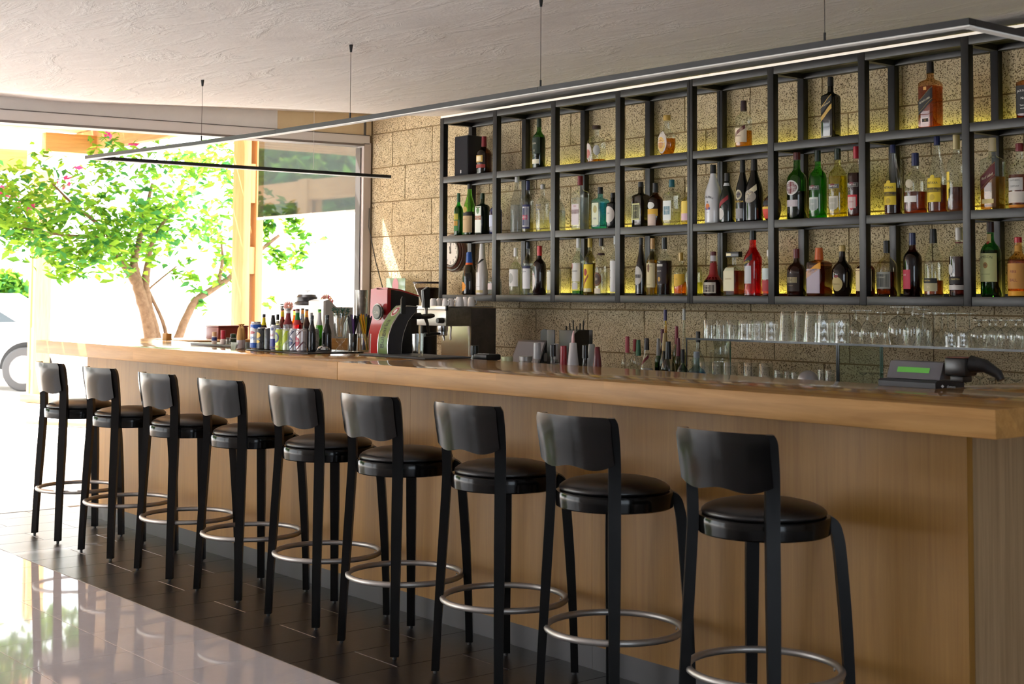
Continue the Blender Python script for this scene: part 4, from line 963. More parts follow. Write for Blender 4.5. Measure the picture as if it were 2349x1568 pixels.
cb(750, 22, 806, 722, 'beer', (26, 26, 28), 'black small bottle with white side label beside the bell', cap=((30, 28, 30), .08), opaque=True, lab=[(.14, .52, (160, 156, 156), 30, 'r', -50)])
# --- service bell
L, R, H = fit(740, 810, 789.5, 34)
bl = thing('service_bell', 'chrome service bell on a black base in front of the small bottles', 'bell', L)
MB().lathe([(R, 0), (R, H * .25), (R * .9, H * .36), (.001, H * .38)], 28).build('base', dark_plastic, bl)
MB().lathe([(R * .86, H * .40), (R * .84, H * .55), (R * .66, H * .76), (R * .36, H * .88), (.004, H * .90)], 28).build('dome', chrome, bl)
MB().lathe([(.003, H * .88), (.003, H * .97), (.006, H * .98), (.005, H)], 10).build('button', chrome, bl)
# --- cups and glasses holding straws and picks
clear = GL((240, 244, 242), .75)
def tumbler(mb, R, H, Rt=None, base=.012, th=.002, seg=28):
    Rt = Rt or R
    mb.lathe([(R * .96, 0), (R, .002), (R + (Rt - R) * .5, H / 2), (Rt, H), (Rt - th, H), (R - th, base + .004), (R * .8, base), (.001, base)], seg, cap1=False)
    return mb
L, R, H = fit(778, 810.5, 718, 33)
vz = thing('pick_glass', 'tall footed glass full of green tinsel cocktail picks', 'glass', L)
MB().lathe([(R * .92, 0), (R * .9, .006), (R * .5, .022), (R * .30, .034), (R * .26, .045), (R * .34, .055), (R * .62, .064), (R * .78, .085), (R * .95, H * .62), (R * 1.0, H), (R * .96, H), (R * .90, H * .62), (R * .72, .089), (.001, .072)], 28, cap1=False).build('bowl', clear, vz)
random.seed(11)
pick_m = M((22, 92, 74), .5); stick_m = M((206, 170, 120), .6)
for k in range(16):
    a = 2 * pi * k / 16; lean = random.uniform(.25, 1.0)
    p0 = Vector((cos(a + 2) * R * .3, sin(a + 2) * R * .3, .085)); p1 = Vector((cos(a) * R * 1.35 * lean, sin(a) * R * 1.35 * lean, H * random.uniform(1.0, 1.10)))
    pk = MB().tube([p0, p1], .0012, 5).build('pick', stick_m, vz)
    mb = MB(); dr = (p1 - p0).normalized()
    for j in range(34):
        c = p1 + dr * random.uniform(-.028, .012); v = Vector((random.uniform(-1, 1), random.uniform(-1, 1), random.uniform(-.2, 1))).normalized() * random.uniform(.010, .018)
        s = Vector((random.uniform(-1, 1), random.uniform(-1, 1), random.uniform(-1, 1))).normalized() * .0022
        mb.add([c - s, c + s, c + v], [(0, 1, 2)])
    o = mb.build('tinsel', pick_m, pk, 0)
def straw_glass(px, yb, yrim, w, ytop, label, cols, inner=None):
    L, R, H = fit(px, yb, yrim, w)
    t = thing('straw_glass', label, 'glass', L)
    tumbler(MB(), R * .92, H, R).build('glass_wall', clear, t)
    if inner: MB().lathe([(R * .70, .014), (R * .84, H * .97), (R * .80, H * .97), (R * .66, .018), (.001, .018)], 24, cap1=False).build('inner_cup', inner, t)
    Ht = onY(px, ytop, L.y).z - ZT
    for k, c in enumerate(cols):
        a = 2 * pi * k / len(cols) + random.uniform(-.2, .2); rr = R * random.uniform(.35, .62)
        le = R * random.uniform(.7, 1.25)
        p0 = Vector((cos(a + 2.6) * rr, sin(a + 2.6) * rr, .019 + .001 * k / len(cols))); p1 = Vector((cos(a) * le, sin(a) * le, Ht * random.uniform(.88, 1.0)))
        MB().tube([p0, p0.lerp(p1, .5), p1], .0040, 7, caps=False).build('straw', M(c, .4), t)
BK = (22, 20, 22); VI = (66, 24, 92); YE = (226, 160, 20); OL = (150, 150, 40)
straw_glass(807.5, 811, 764, 24, 721, 'small glass packed with black drinking straws', [BK] * 14 + [VI, VI], M((30, 28, 28), .6))
straw_glass(836, 811, 765, 27, 719, 'small glass with yellow, violet and black straws', [BK, BK, VI, BK, BK, VI, BK, BK, YE, YE, OL, YE, YE, OL])
# --- bar mat, beer tap and beer glass
a = onZ(826, 815, ZT); b = onZ(1008, 824, ZT)
mt = MB().rbox(a.x, b.x, a.y - .01, a.y + .27, ZT + .0003, ZT + .009, .003).build('bar_mat', rough_mat('rubber_mat', (62, 64, 66), (78, 80, 82), 90, .55, .3, .002)); tag(mt, 'grey rubber drip mat under the green beer tap', 'mat')
ZM = ZT + .0094
L, R, H = fit(868, 811, 703, 20, ZM, False)
tp = thing('beer_tap', 'curved green fronted beer tap tower with black handle', 'beer tap', (L.x + .012, L.y + .02, ZM))
fr = [(0, 0), (-.002, .045), (.004, .095), (.024, .145), (.060, .195), (.110, .240), (.182, H)]
bkp = [(.168, H * .90), (.120, .165), (.092, .10), (.082, .045), (.080, 0)]
MB().prism([(y, z) for y, z in fr + bkp], 'x', -.044, .044).build('tower', M((66, 66, 70), .35, .2), tp, 30)
def strip(x0, x1, off, m, name, i0=0, i1=7, par=tp):
    vs = []; fs = []
    pts = lerp_path([(0, y, z) for y, z in fr], 5)
    sel = pts[i0:i1] if i1 != 7 else pts
    for i, p in enumerate(sel):
        t = (sel[min(i + 1, len(sel) - 1)] - sel[max(i - 1, 0)]).normalized(); n = Vector((0, -t.z, t.y))
        q = p + n * off; vs += [(x0, q.y, q.z), (x1, q.y, q.z)]
    for i in range(len(sel) - 1): fs.append((2 * i, 2 * i + 1, 2 * i + 3, 2 * i + 2))
    return MB().add(vs, fs).build(name, m, par, 60)
strip(-.040, .040, .0015, M((86, 116, 42), .3, 0, .5, .4), 'green_panel')
for s in (-1, 1):
    MB().tube([(s * .044, y - .001, z) for y, z in fr], .003, 6).build('trim', chrome, tp, 60)
MB().tube([(.045, y, z) for y, z in reversed(bkp)], .0025, 6).build('trim', chrome, tp, 60)
# oval emblem and upright lettering on the curved front
pts = lerp_path([(0, y, z) for y, z in fr], 5)
cum = [0]
for p, q in zip(pts[:-1], pts[1:]): cum.append(cum[-1] + (q - p).length)
def on_front(x, s, off):
    for i in range(len(pts) - 1):
        if s <= cum[i + 1] or i == len(pts) - 2:
            t = (s - cum[i]) / (cum[i + 1] - cum[i]); p = pts[i].lerp(pts[i + 1], t); tg = (pts[i + 1] - pts[i]).normalized(); n = Vector((0, -tg.z, tg.y))
            return (x, p.y + n.y * off, p.z + n.z * off)
for rr, c, of in ((1.0, (206, 190, 180), .0024), (.8, (150, 40, 50), .0030), (.45, (220, 214, 210), .0036)):
    vs = [on_front(.026 * rr * cos(2 * pi * k / 24), .235 + .034 * rr * sin(2 * pi * k / 24), of) for k in range(24)]
    MB().add(vs, [tuple(range(24))]).build('emblem', M(c, .4), tp, 0)
vs, fs = text_mesh('Bulgarka', .046, .15)
MB().add([on_front(-v.y - .004, .105 + v.x, .0026) for v in vs], fs).build('lettering', M((24, 28, 20), .5), tp, 0)
MB().rbox(-.036, .036, .082, .150, 0, .185, .006).build('column', dark_plastic, tp)
MB().tube([(0, .148, .190), (0, .225, .190), (0, .228, .190)], .017, 14).build('shank', M((70, 70, 72), .3, .8), tp, 40)
MB().tube([(0, .226, .186), (0, .262, .187), (0, .300, .190), (0, .318, .191)], [.011, .014, .013, .008], 12).build('faucet', M((110, 106, 102), .22, .95), tp, 50)
MB().tube([(0, .262, .182), (0, .276, .150), (0, .284, .105), (0, .286, .098)], [.010, .008, .007, .007], 10).build('spout', M((120, 116, 112), .22, .95), tp, 50)
MB().tube([(0, .268, .190), (0, .266, .235)], [.007, .010], 10).build('handle_socket', M((150, 146, 142), .22, .95), tp, 50)
MB().prism([(.250, .232), (.242, .300), (.240, .322), (.272, .340), (.282, .332), (.282, .232)], 'x', -.012, .012).build('handle', M((26, 26, 28), .3), tp, 30)
MB().tube([(.0, .2485, .232), (.0, .2405, .300), (.0, .2385, .322), (.0, .272, .3415)], .0022, 6).build('handle_edge', M((216, 214, 212), .3), tp, 60)
MB().prism([(.072, .20), (.072, .275), (.080, .290), (.094, .290), (.100, .275), (.100, .20)], 'x', .046, .054).build('badge_holder', M((40, 40, 42), .3), tp, 30)
L, R, H = fit(957, 817, 765, 27, ZM)
gl = tumbler(MB(), R * .94, H, R, .022).build('beer_glass', clear); gl.location = L; tag(gl, 'empty straight beer glass under the tap spout', 'glass')
# --- condiments on the slate board
a = onZ(440, 790.5, ZT); b = onZ(562, 799, ZT)
bd = MB().rbox(a.x, b.x, a.y - .01, a.y + .20, ZT + .0003, ZT + .014, .003).build('slate_board', M((84, 84, 86), .4)); tag(bd, 'grey slate board carrying the condiment jars', 'board')
ZS = ZT + .0144
def jar(px, yb, yt, w, body, lid, lf, label, name='condiment_jar', band=None, glassy=False):
    L, R, H = fit(px, yb, yt, w, ZS)
    t = thing(name, label, 'jar', L, 0, 'condiments on the slate board')
    MB().lathe([(R * .9, 0), (R, .004), (R, H * (1 - lf) - .008), (R * .8, H * (1 - lf))], 20).build('body', GL(body, .5, body=.5) if glassy else M(body, .35), t)
    MB().lathe([(R * .86, H * (1 - lf)), (R * .86, H - .002), (R * .80, H), (.001, H)], 20).build('lid', M(lid, .4), t)
    if band: MB().lathe([(R + .0006, H * band[0]), (R + .0006, H * band[1])], 20, cap0=False, cap1=False).build('label', M(band[2], .5), t)
jar(490, 789, 760.5, 12, (214, 206, 196), (206, 170, 120), .34, 'small jar with cork coloured lid and dark blue label', band=(.28, .56, (36, 50, 110)))
jar(510, 789.5, 757, 13, (226, 214, 210), (186, 24, 50), .62, 'sauce bottle with tall red cap', 'sauce_bottle')
jar(522, 789, 774, 8, (196, 194, 188), (120, 118, 112), .25, 'tiny salt shaker behind the red capped sauce bottle', 'salt_shaker', glassy=True)
jar(533, 789, 765, 15, (70, 90, 66), (44, 76, 52), .30, 'squat jar with dark green lid', band=(.50, .60, (206, 210, 200)), glassy=True)
jar(546, 786, 769, 11, (120, 126, 116), (44, 50, 46), .30, 'smaller dark lidded jar beside the green lidded jar', glassy=True)
L, R, H = fit(551, 801, 784.5, 32)
nh = thing('napkin_holder', 'grey steel napkin holder with a curved cut-out', 'holder', L)
hw = R * 1.1
for yy in (-.045, .045):
    pts_ = [(-hw * .8, 0), (hw * .35, 0)] + [(hw * .35 + .02 - .02 * cos(a_ * pi / 16), .03 * sin(a_ * pi / 16)) for a_ in range(1, 8)] + [(hw * .35 + .03, H * .62), (hw * 1.0, H), (-hw, H)]
    MB().prism(pts_, 'y', yy - .001, yy + .001).build('side_plate', brushed, nh, 0)
MB().box(-hw * .8, hw * .35, -.045, .045, .0005, .002).build('base_plate', brushed, nh, 0)
for px_, yt_ in ((553.5, 743), (563, 743.5)):
    p = onY(px_, 770, L.y + .015)
    w_ = thing('paper_cone', 'twisted kraft paper cone standing %s in the napkin holder' % ('behind' if px_ < 560 else 'in front'), 'paper cone', (p.x, L.y + (.022 if px_ < 560 else -.02), ZT + .003), 0, 'paper cones in the holder')
    hz = onY(px_, yt_, L.y).z - ZT - .003
    MB().lathe([(.012, 0), (.016, hz * .25), (.017, hz * .55), (.012, hz * .82), (.005, hz * .90), (.006, hz * .94), (.012, hz * 1.0)], 12).build('wrap', rough_mat('kraft_paper', (206, 160, 96), (222, 178, 112), 30, .8, .3, .002), w_, 20)
    MB().lathe([(.0165, .002), (.0172, hz * .26), (.0176, hz * .36)], 12, cap0=False, cap1=False).build('white_band', M((214, 208, 214), .6), w_, 30)
L = onX(480, 779, -8.75)
bx = thing('wooden_box', 'red brown wooden box on the far return of the counter', 'box', (-8.80, onX(525, 779, -8.80).y, ZT))
a = onX(479, 765, -8.80).y - bx.location.y; 
k_ = depth(bx.location) / FPX
MB().rbox(-.13, .05, -36 * k_, 40 * k_, .0005, 26 * k_, .003).build('body', M((120, 52, 42), .4), bx)
MB().rbox(-.134, .054, -36.5 * k_, 40.5 * k_, 26.2 * k_, 30 * k_, .003).build('lid', M((104, 44, 38), .4), bx)
p = onX(383, 783, -8.62)
wbk = MB().rbox(-.03, .03, -.02, .02, 0.0005, .048, .003).build('wooden_block', M((170, 132, 70), .6)); wbk.location = (p.x, p.y, ZT); tag(wbk, 'small wooden block near the far end of the worktop', 'block')
# --- blender jug and white appliance on the far return
def ret(px, Y_=None, X_=-8.93): return onX(px, 700, X_)
p = ret(704); k_ = depth(p) / FPX
H = onX(704, 664, -8.93).z - ZT
p.x = -8.93; bj = thing('blender', 'jug blender with black lid on the far return of the counter', 'blender', (p.x, p.y, ZT))
R = 25 * k_
MB().lathe([(R * .9, 0.0005), (R * .95, .02), (R * .72, .075), (R * .70, .08), (.001, .08)], 24).build('motor_base', dark_plastic, bj)
MB().lathe([(R * .66, .082), (R * .90, H * .66), (R * .87, H * .66), (R * .62, .088), (.001, .088)], 24, cap1=False).build('jug', GL((226, 230, 232), .6, body=.08), bj)
MB().lathe([(R * 1.15, H * .665), (R * 1.18, H * .70), (R * 1.1, H * .74), (R * .95, H * .755), (R * .95, H * .80), (R * .98, H * .84), (R * .80, H * .90), (.001, H * .90)], 24).build('lid', M((44, 44, 48), .35), bj)
MB().lathe([(R * .56, H * .905), (R * .58, H), (R * .54, H), (.001, H * .93)], 20, cap1=False).build('measuring_cap', GL((206, 210, 214), .7, body=.2), bj)
MB().tube([(R * .9, 0, H * .62), (R * 1.5, 0, H * .58), (R * 1.5, 0, H * .36), (R * .8, 0, H * .30)], .010, 8).build('handle', dark_plastic, bj, 50)
p = onX(757, 700, -8.66); k_ = depth(p) / FPX
H = onX(735, 686, -8.66).z - ZT
wa = thing('appliance', 'white and grey box shaped appliance beside the blender', 'appliance', (p.x, p.y, ZT))
MB().prism([(-36 * k_, 0.0005), (44 * k_, 0.0005), (44 * k_, H * .80), (0, H * .80), (-22 * k_, H), (-36 * k_, H * .96)], 'x', -.10, .09).build('body', M((168, 168, 168), .45), wa, 0)
MB().prism([(-36.5 * k_, .004), (-30 * k_, .004), (-30 * k_, H * .98), (-36.5 * k_, H * .95)], 'x', -.104, .094).build('front_cover', M((222, 222, 222), .4), wa, 0)
def flowers(px, py, X_, label, n, spread, cols):
    p = onX(px, py, X_)
    t = thing('flower_posy', label, 'flowers', (p.x, p.y, ZT))
    zc_ = p.z - ZT
    MB().lathe([(.03, .0005), (.036, .04), (.026, .09), (.028, .11)], 16).build('vase', M((206, 196, 190), .3), t)
    for k in range(n):
        a = 2 * pi * k / n
        c = Vector((random.uniform(-.3, .3) * spread, cos(a) * spread, zc_ + sin(a) * spread * .9))
        st_ = MB().tube([(0, 0, .09), (c.x * .5, c.y * .5, zc_ * .6), c], .0015, 5).build('stem', M((90, 120, 60), .6), t)
        vs = []; fs = []
        for q in range(6):
            b_ = 2 * pi * q / 6; o_ = len(vs)
            u = Vector((cos(b_) * .4, cos(b_), sin(b_))).normalized(); w = Vector((.3, -sin(b_), cos(b_)))
            vs += [c, c + u * .012 + w * .008, c + u * .022, c + u * .012 - w * .008]; fs.append((o_, o_ + 1, o_ + 2, o_ + 3))
        MB().add([tuple(v) for v in vs], fs).build('blossom', M(cols[k % len(cols)], .6), st_, 0)
flowers(749, 690, -9.02, 'ring shaped posy of pink and cream flowers behind the white appliance', 11, .040, [(214, 150, 150), (226, 196, 140), (200, 90, 120), (232, 206, 190)])
flowers(662, 702, -9.09, 'small pale pink posy behind the drink bottles', 8, .024, [(232, 190, 190), (226, 176, 170)])
# ================================================================== back counter machines
# --- red coffee grinder / machine
Yg = 5.36
p = onY(888, 700, Yg); k_ = depth(p) / FPX
rm = thing('coffee_grinder', 'red fronted coffee grinder with black side and round badge', 'grinder', (p.x, Yg, ZB + .0003))
wx = 46 * k_ / .636; dp = .26
zt0 = onY(865, 660, Yg).z - ZB
red = M((176, 34, 40), .25, 0, .5, .5)
MB().prism([(-wx, .08), (-.004, .08), (-.004, .16), (.0, .30), (.0, zt0 - .012), (-wx * .62, zt0), (-wx * .93, zt0 - .01), (-wx, zt0 * .5)], 'y', 0, .03).build('red_front', red, rm, 0)
MB().prism([(.03, .02), (dp, .02), (dp, zt0 - .06), (.10, zt0 - .022), (.03, zt0 - .012)], 'x', -wx, .0).build('body', M((28, 28, 30), .35), rm, 0)
MB().prism([(.0, zt0 - .010), (.10, zt0 - .020), (dp, zt0 - .058), (dp, zt0 - .050), (.10, zt0 - .008), (.0, zt0 + .002)], 'x', -wx * .6, .004).build('red_top', red, rm, 0)
MB().rbox(-wx, .002, -.10, .04, 0, .075, .006).build('foot', dark_plastic, rm)
pb = onY(868.5, 715, Yg - .03)
for r_, y_, m_, nm in ((.056, .014, M((150, 148, 146), .25, .9), 'badge_rim'), (.049, .004, M((40, 42, 42), .35), 'badge_ring'), (.043, .003, M((120, 124, 118), .4), 'badge_face')):
    o = MB().lathe([(r_, 0), (r_, y_), (.001, y_)], 32).build(nm, m_, rm, 30); o.rotation_euler = (pi / 2, 0, 0); o.location = (pb.x - rm.location.x, -.028 if nm == 'badge_rim' else (-.0425 if nm == 'badge_ring' else -.0468), pb.z - ZB)
o = MB().lathe([(.02, 0), (.02, .03)], 12).build('badge_stem', dark_plastic, rm); o.rotation_euler = (pi / 2, 0, 0); o.location = (pb.x - rm.location.x, 0.0, pb.z - ZB)
flat_text('lettering', 'Caffe', .026, M((210, 206, 196), .5), rm, (pb.x - rm.location.x, -.0505, pb.z - ZB - .006), (1, 0, 0), (0, 0, 1))
# --- espresso machine
Ye = 5.30
fr_ = onY(1025, 705, Ye)
k_ = depth(fr_) / FPX
zt1 = fr_.z - ZB
em = thing('espresso_machine', 'steel espresso machine with pressure gauge and portafilter', 'espresso machine', (fr_.x, Ye, ZB + .0003))
wx = 73 * k_ / .636; d1 = 55 * k_ / .772; d2 = 112 * k_ / .772
zlow = onY(990, 747, Ye).z - ZB
pale = M((206, 202, 192), .3, .3)
MB().rbox(-wx, 0, .002, d1, zlow, zt1, .003).build('group_head_housing', brushed, em)
MB().rbox(-wx + .001, -.001, -.006, .0015, zlow + .002, zt1 - .018, .002).build('front_panel', pale, em)
MB().rbox(-wx, .0, -.010, .0015, zt1 - .016, zt1 + .010, .003).build('front_lip', M((226, 222, 214), .25, .3), em)
MB().rbox(-.004, .010, -.012, .004, zt1 - .02, zt1 + .012, .003).build('corner_cap', dark_plastic, em)
MB().rbox(-wx, 0, d1 + .001, d2, .02, zt1 - .004, .003).build('rear_body', rough_mat('dark_steel_side', (66, 60, 56), (88, 80, 74), 14, .30, .05, .001), em)
MB().rbox(-wx, .0, .03, d2 - .02, zt1 + .001, zt1 + .006, .002).build('cup_tray', M((120, 116, 112), .3, .8), em)
MB().box(-wx + .006, -.006, d1 - .006, d1 - .001, .07, zlow - .001).build('back_splash', M((206, 186, 164), .16, .85), em, 0)
MB().box(-.012, -.001, d1 - .012, d1, .05, zlow - .001).build('splash_edge', M((216, 206, 196), .25, .8), em, 0)
MB().rbox(-wx, 0, -.03, d1, .02, .060, .004).build('drip_tray', M((206, 196, 180), .3, .7), em)
MB().rbox(-wx + .01, .002, -.034, d1 - .01, .004, .019, .003).build('tray_base', dark_plastic, em)
for xx in (-wx + .03, -.03):
    MB().lathe([(.014, 0), (.012, .02)], 12, cx=xx, cy=d2 - .04).build('foot', dark_plastic, em)
pg = onY(983, 725, Ye - .008)
for r_, y0_, y1_, m_, nm in ((.0155, 0, .006, M((120, 116, 110), .25, .9), 'gauge_rim'), (.0135, .006, .0066, M((226, 222, 212), .4), 'gauge_dial')):
    o = MB().lathe([(r_, y0_), (r_, y1_), (.001, y1_)], 28).build(nm, m_, em, 30); o.rotation_euler = (pi / 2, 0, 0); o.location = (pg.x - em.location.x, -.0065, pg.z - ZB)
o = MB().box(-.0008, .0008, -.0135, -.0133, 0, .011).build('gauge_needle', dark_plastic, em); o.location = (pg.x - em.location.x, 0, pg.z - ZB); o.rotation_euler = (0, radians(-40), 0)
pk_ = onY(1012, 735, Ye - .02)
MB().tube([(pk_.x - em.location.x, .0, pk_.z - ZB), (pk_.x - em.location.x, -.012, pk_.z - ZB), (pk_.x - em.location.x, -.05, pk_.z - ZB)], [.016, .018, .016], 16).build('steam_knob', dark_plastic, em, 40)
pq = onY(1000, 757, Ye + .06); xq = -wx * .42
MB().lathe([(.032, zlow - .036), (.034, zlow - .012), (.034, zlow)], 20, cx=xq, cy=.07).build('group_head', chrome, em)
pf = MB().lathe([(.026, zlow - .062), (.031, zlow - .056), (.031, zlow - .037), (.001, zlow - .037)], 20, cx=xq, cy=.07).build('portafilter', chrome, em)
MB().tube([(xq, .042, zlow - .048), (xq, -.02, zlow - .052), (xq, -.075, zlow - .056)], [.008, .012, .013], 10).build('handle', dark_plastic, pf, 50)
MB().tube([(xq + .006, .07, zlow - .060), (xq + .016, .066, zlow - .076), (xq + .022, .064, zlow - .092)], [.008, .007, .006], 8).build('spout', chrome, pf, 50)
MB().tube([(-.02, .05, zlow), (-.018, .044, zlow - .05), (-.012, .040, zlow - .085)], .006, 8).build('steam_wand', M((140, 132, 126), .25, .9), em, 50)
ps = onY(980, 800, Ye - .02)
ph = thing('portafilter', 'spare double spout portafilter lying in front of the machine', 'portafilter', (ps.x, Ye - .085, ZB + .0003))
MB().lathe([(.03, .085), (.034, .095), (.034, .125), (.03, .127), (.001, .11)], 20).build('basket', chrome, ph)
for s in (-1, 1): MB().tube([(s * .004, 0, .1), (s * .02, -.006, .14), (s * .03, -.01, .158)], [.008, .007, .006], 8).build('spout', chrome, ph, 50)
MB().lathe([(.040, 0), (.042, .06), (.036, .084), (.001, .085)], 20).build('knock_base', dark_plastic, ph)
# cups on the machine
cup_m = M((232, 228, 226), .25, 0, .5, .3)
cup_l = ['white espresso cup with a faint red emblem, first on the machine', 'white espresso cup second along the front of the machine', 'white espresso cup in the back row above the gauge', 'white espresso cup behind the third front cup', 'white espresso cup third along the machine front', 'white espresso cup leaning handle outward, above the corner cap', 'big white cup on the steel top at the machine side', 'white cup with its handle between the two biggest cups', 'last white cup at the rear of the machine top']
cups = [(976, .05, 19), (994, .05, 18), (1007, .14, 15), (1014, .17, 15), (1022, .06, 16), (1034, .09, 16), (1054, .14, 21), (1067, .24, 16), (1081, .24, 18)]
cup0 = None
def make_cup(R, H):
    t = thing('coffee_cup', cup_l[0], 'cup', (0, 0, 0), 0, 'cups warming on the machine')
    MB().lathe([(R, 0), (R * .98, H * .2), (R * .86, H * .7), (R * .66, H * .94), (R * .62, H), (R * .50, H), (R * .48, H * .97), (.001, H * .97)], 24).build('bowl', cup_m, t, 40)
    MB().tube([(R * .90, 0, H * .30), (R * 1.35, 0, H * .28), (R * 1.48, 0, H * .5), (R * 1.30, 0, H * .74), (R * .76, 0, H * .76)], .0042, 8).build('handle', cup_m, t, 60)
    return t
zcup = ZB + .0003 + zt1 + .0064
cup0 = make_cup(.031, .050)
for k, (px_, dy, w_) in enumerate(cups):
    c = cup0 if k == 0 else copy_tree(cup0)
    p = onY(px_, 690, Ye + dy)
    s = w_ / 2 * depth(p) / FPX / .031
    p.x = min(p.x, fr_.x - .036 * s); 
    c.location = (p.x, Ye + dy, zcup); c.scale = (s, s, (.050 if k < 6 else .060) / .050)
    c.rotation_euler = (0, 0, radians([150, 200, 60, 120, 10, -60, 200, 30, 80][k])); c['label'] = cup_l[k]
flat_text('emblem', 'caffe', .012, M((190, 110, 120), .5), cup0, (0, -.0325, .026), (1, 0, 0), (0, 0, 1))
# --- grinder with a hopper of beans behind the machine
Yh = 5.78
p = onY(984, 665, Yh); k_ = depth(p) / FPX
gr = thing('bean_grinder', 'coffee bean grinder with clear hopper and black lid', 'grinder', (p.x, Yh, ZB + .0003))
zl = onY(984, 646, Yh).z - ZB; R = 36 * k_
MB().lathe([(R * .50, 0), (R * .55, .06), (R * .52, zl - .17), (R * .45, zl - .165)], 24).build('body', dark_plastic, gr)
MB().lathe([(R * .42, zl - .163), (R * .55, zl - .13), (R * .98, zl - .025), (R, zl - .012)], 28, cap0=False, cap1=False).build('hopper', GL((226, 220, 210), .6), gr)
MB().lathe([(R * .40, zl - .160), (R * .52, zl - .13), (R * .88, zl - .047), (R * .5, zl - .040), (.001, zl - .038)], 28).build('coffee_beans', rough_mat('coffee_beans', (44, 26, 20), (72, 44, 32), 120, .5, 1.0, .006), gr)
MB().lathe([(R * 1.03, zl - .012), (R * 1.05, zl - .004), (R * 1.0, zl), (.001, zl)], 28).build('lid', M((46, 44, 46), .4), gr)
# --- acrylic sign with pink picture, leaning on the wall
p = onY(908, 690, 5.90); k_ = depth(p) / FPX
sg = thing('acrylic_sign', 'small clear acrylic stand with a faded green and pink picture', 'sign', (p.x, 5.90, ZB + .0003))
za, zb_ = onY(900, 672, 5.90).z - ZB, onY(900, 638, 5.90).z - ZB
hx = 24 * k_ / .636
MB().rbox(-hx, hx, -.004, .0, za - .30, zb_, .001, 1).build('panel', GL((196, 220, 206), .5, body=.55, bodyc=(176, 196, 180)), sg)
o = MB().lathe([(.03, 0), (.03, .001)], 20).build('pink_print', M((214, 150, 160), .6), sg, 0)
o.rotation_euler = (pi / 2, 0, 0); o.location = (.0, -.0046, (za + zb_) / 2); o.scale = (1.3, 1.8, 1)
MB().rbox(-hx * .6, hx * .6, -.03, .03, 0, za - .30, .003).build('stand', GL((200, 220, 210), .5, body=.4), sg)
mb = MB().tube([(onY(836, 470, 5.93).x, 5.975, 2.1), onY(846, 520, 5.96), onY(862, 600, 5.96), onY(880, 668, 5.96), (onY(882, 690, 5.96).x, 5.96, 1.30)], .004, 6)
cbl = mb.build('cable', M((46, 44, 42), .6), None, 60); tag(cbl, 'thin dark cable hanging slantwise beside the window post', 'cable')
p = onY(830, 690, 5.55); k_ = depth(p) / FPX
mj = thing('milk_jug', 'steel milk jug beside the window post', 'jug', (-8.60, onX(830, 690, -8.60).y, ZT))
hj = onX(830, 665, -8.60).z - ZT
MB().lathe([(.036, .0005), (.042, .01), (.040, hj * .5), (.046, hj), (.043, hj), (.037, hj * .5), (.036, .014), (.001, .012)], 24, cap1=False).build('body', brushed, mj)
MB().tube([(.042, 0, hj * .85), (.075, 0, hj * .8), (.075, 0, hj * .35), (.040, 0, hj * .28)], .004, 8).build('handle', brushed, mj, 60)
# ================================================================== behind the counter, middle
def nb(cx, w, top, style, glass, label, **k):
    return bottle(0, cx, w * .86, top, style, glass, label, Y=k.pop('Y', 4.325), z0=.8453, group='bottle necks in the speed rail', name='syrup_bottle', **k)
nb(1232, 34, 786, 'high', (226, 228, 226), 'speed rail bottle with ribbed silver capsule, first in line', liq=(.7, (226, 226, 220)), cap=(SIL, .20, .25), capwide=1.5)
nb(1268, 32, 790, 'high', (214, 220, 222), 'speed rail bottle with black screw cap, second in line', liq=(.8, (206, 210, 214)), cap=(K, .15), capwide=1.35)
nb(1276, 30, 788, 'high', (206, 210, 206), 'silver capped bottle just behind the second speed rail bottle', Y=4.415, cap=(SIL, .2), capwide=1.2)
nb(1292.5, 34, 793, 'high', (226, 226, 226), 'speed rail bottle with plain red capsule', liq=(.7, (226, 224, 220)), cap=((150, 26, 40), .24), capwide=1.4)
b_ = nb(1314.5, 38, 786, 'slope', (226, 214, 214), 'speed rail bottle with pink pourer and berry emblem', liq=(.6, (220, 200, 200), .3), cap=((190, 186, 188), .30), capwide=1.4, lab=[(.76, .83, (150, 30, 60), 34, 'o', 10)])
MB().tube([(0, 0, b_.H), (0, 0, b_.H + .03), (.004, 0, b_.H + .055)], [.008, .006, .003], 8).build('pourer', M((214, 170, 170), .4), b_.t, 60)
nb(1342, 34, 791, 'slope', (220, 222, 220), 'clear speed rail bottle with black cap and ribbed neck', liq=(.6, (226, 226, 222)), cap=(K, .16), capwide=1.3)
nb(1357, 36, 789, 'slope', (206, 210, 206), 'silver necked speed rail bottle with gold dot', Y=4.415, cap=((156, 158, 156), .28, .25), capwide=1.3, lab=[(.70, .75, (206, 176, 60), 24, 'o', 20)])
nb(1370, 26, 795, 'high', (110, 30, 40), 'dark red capped bottle at the end of the speed rail', cap=((96, 26, 36), .28), capwide=1.3)
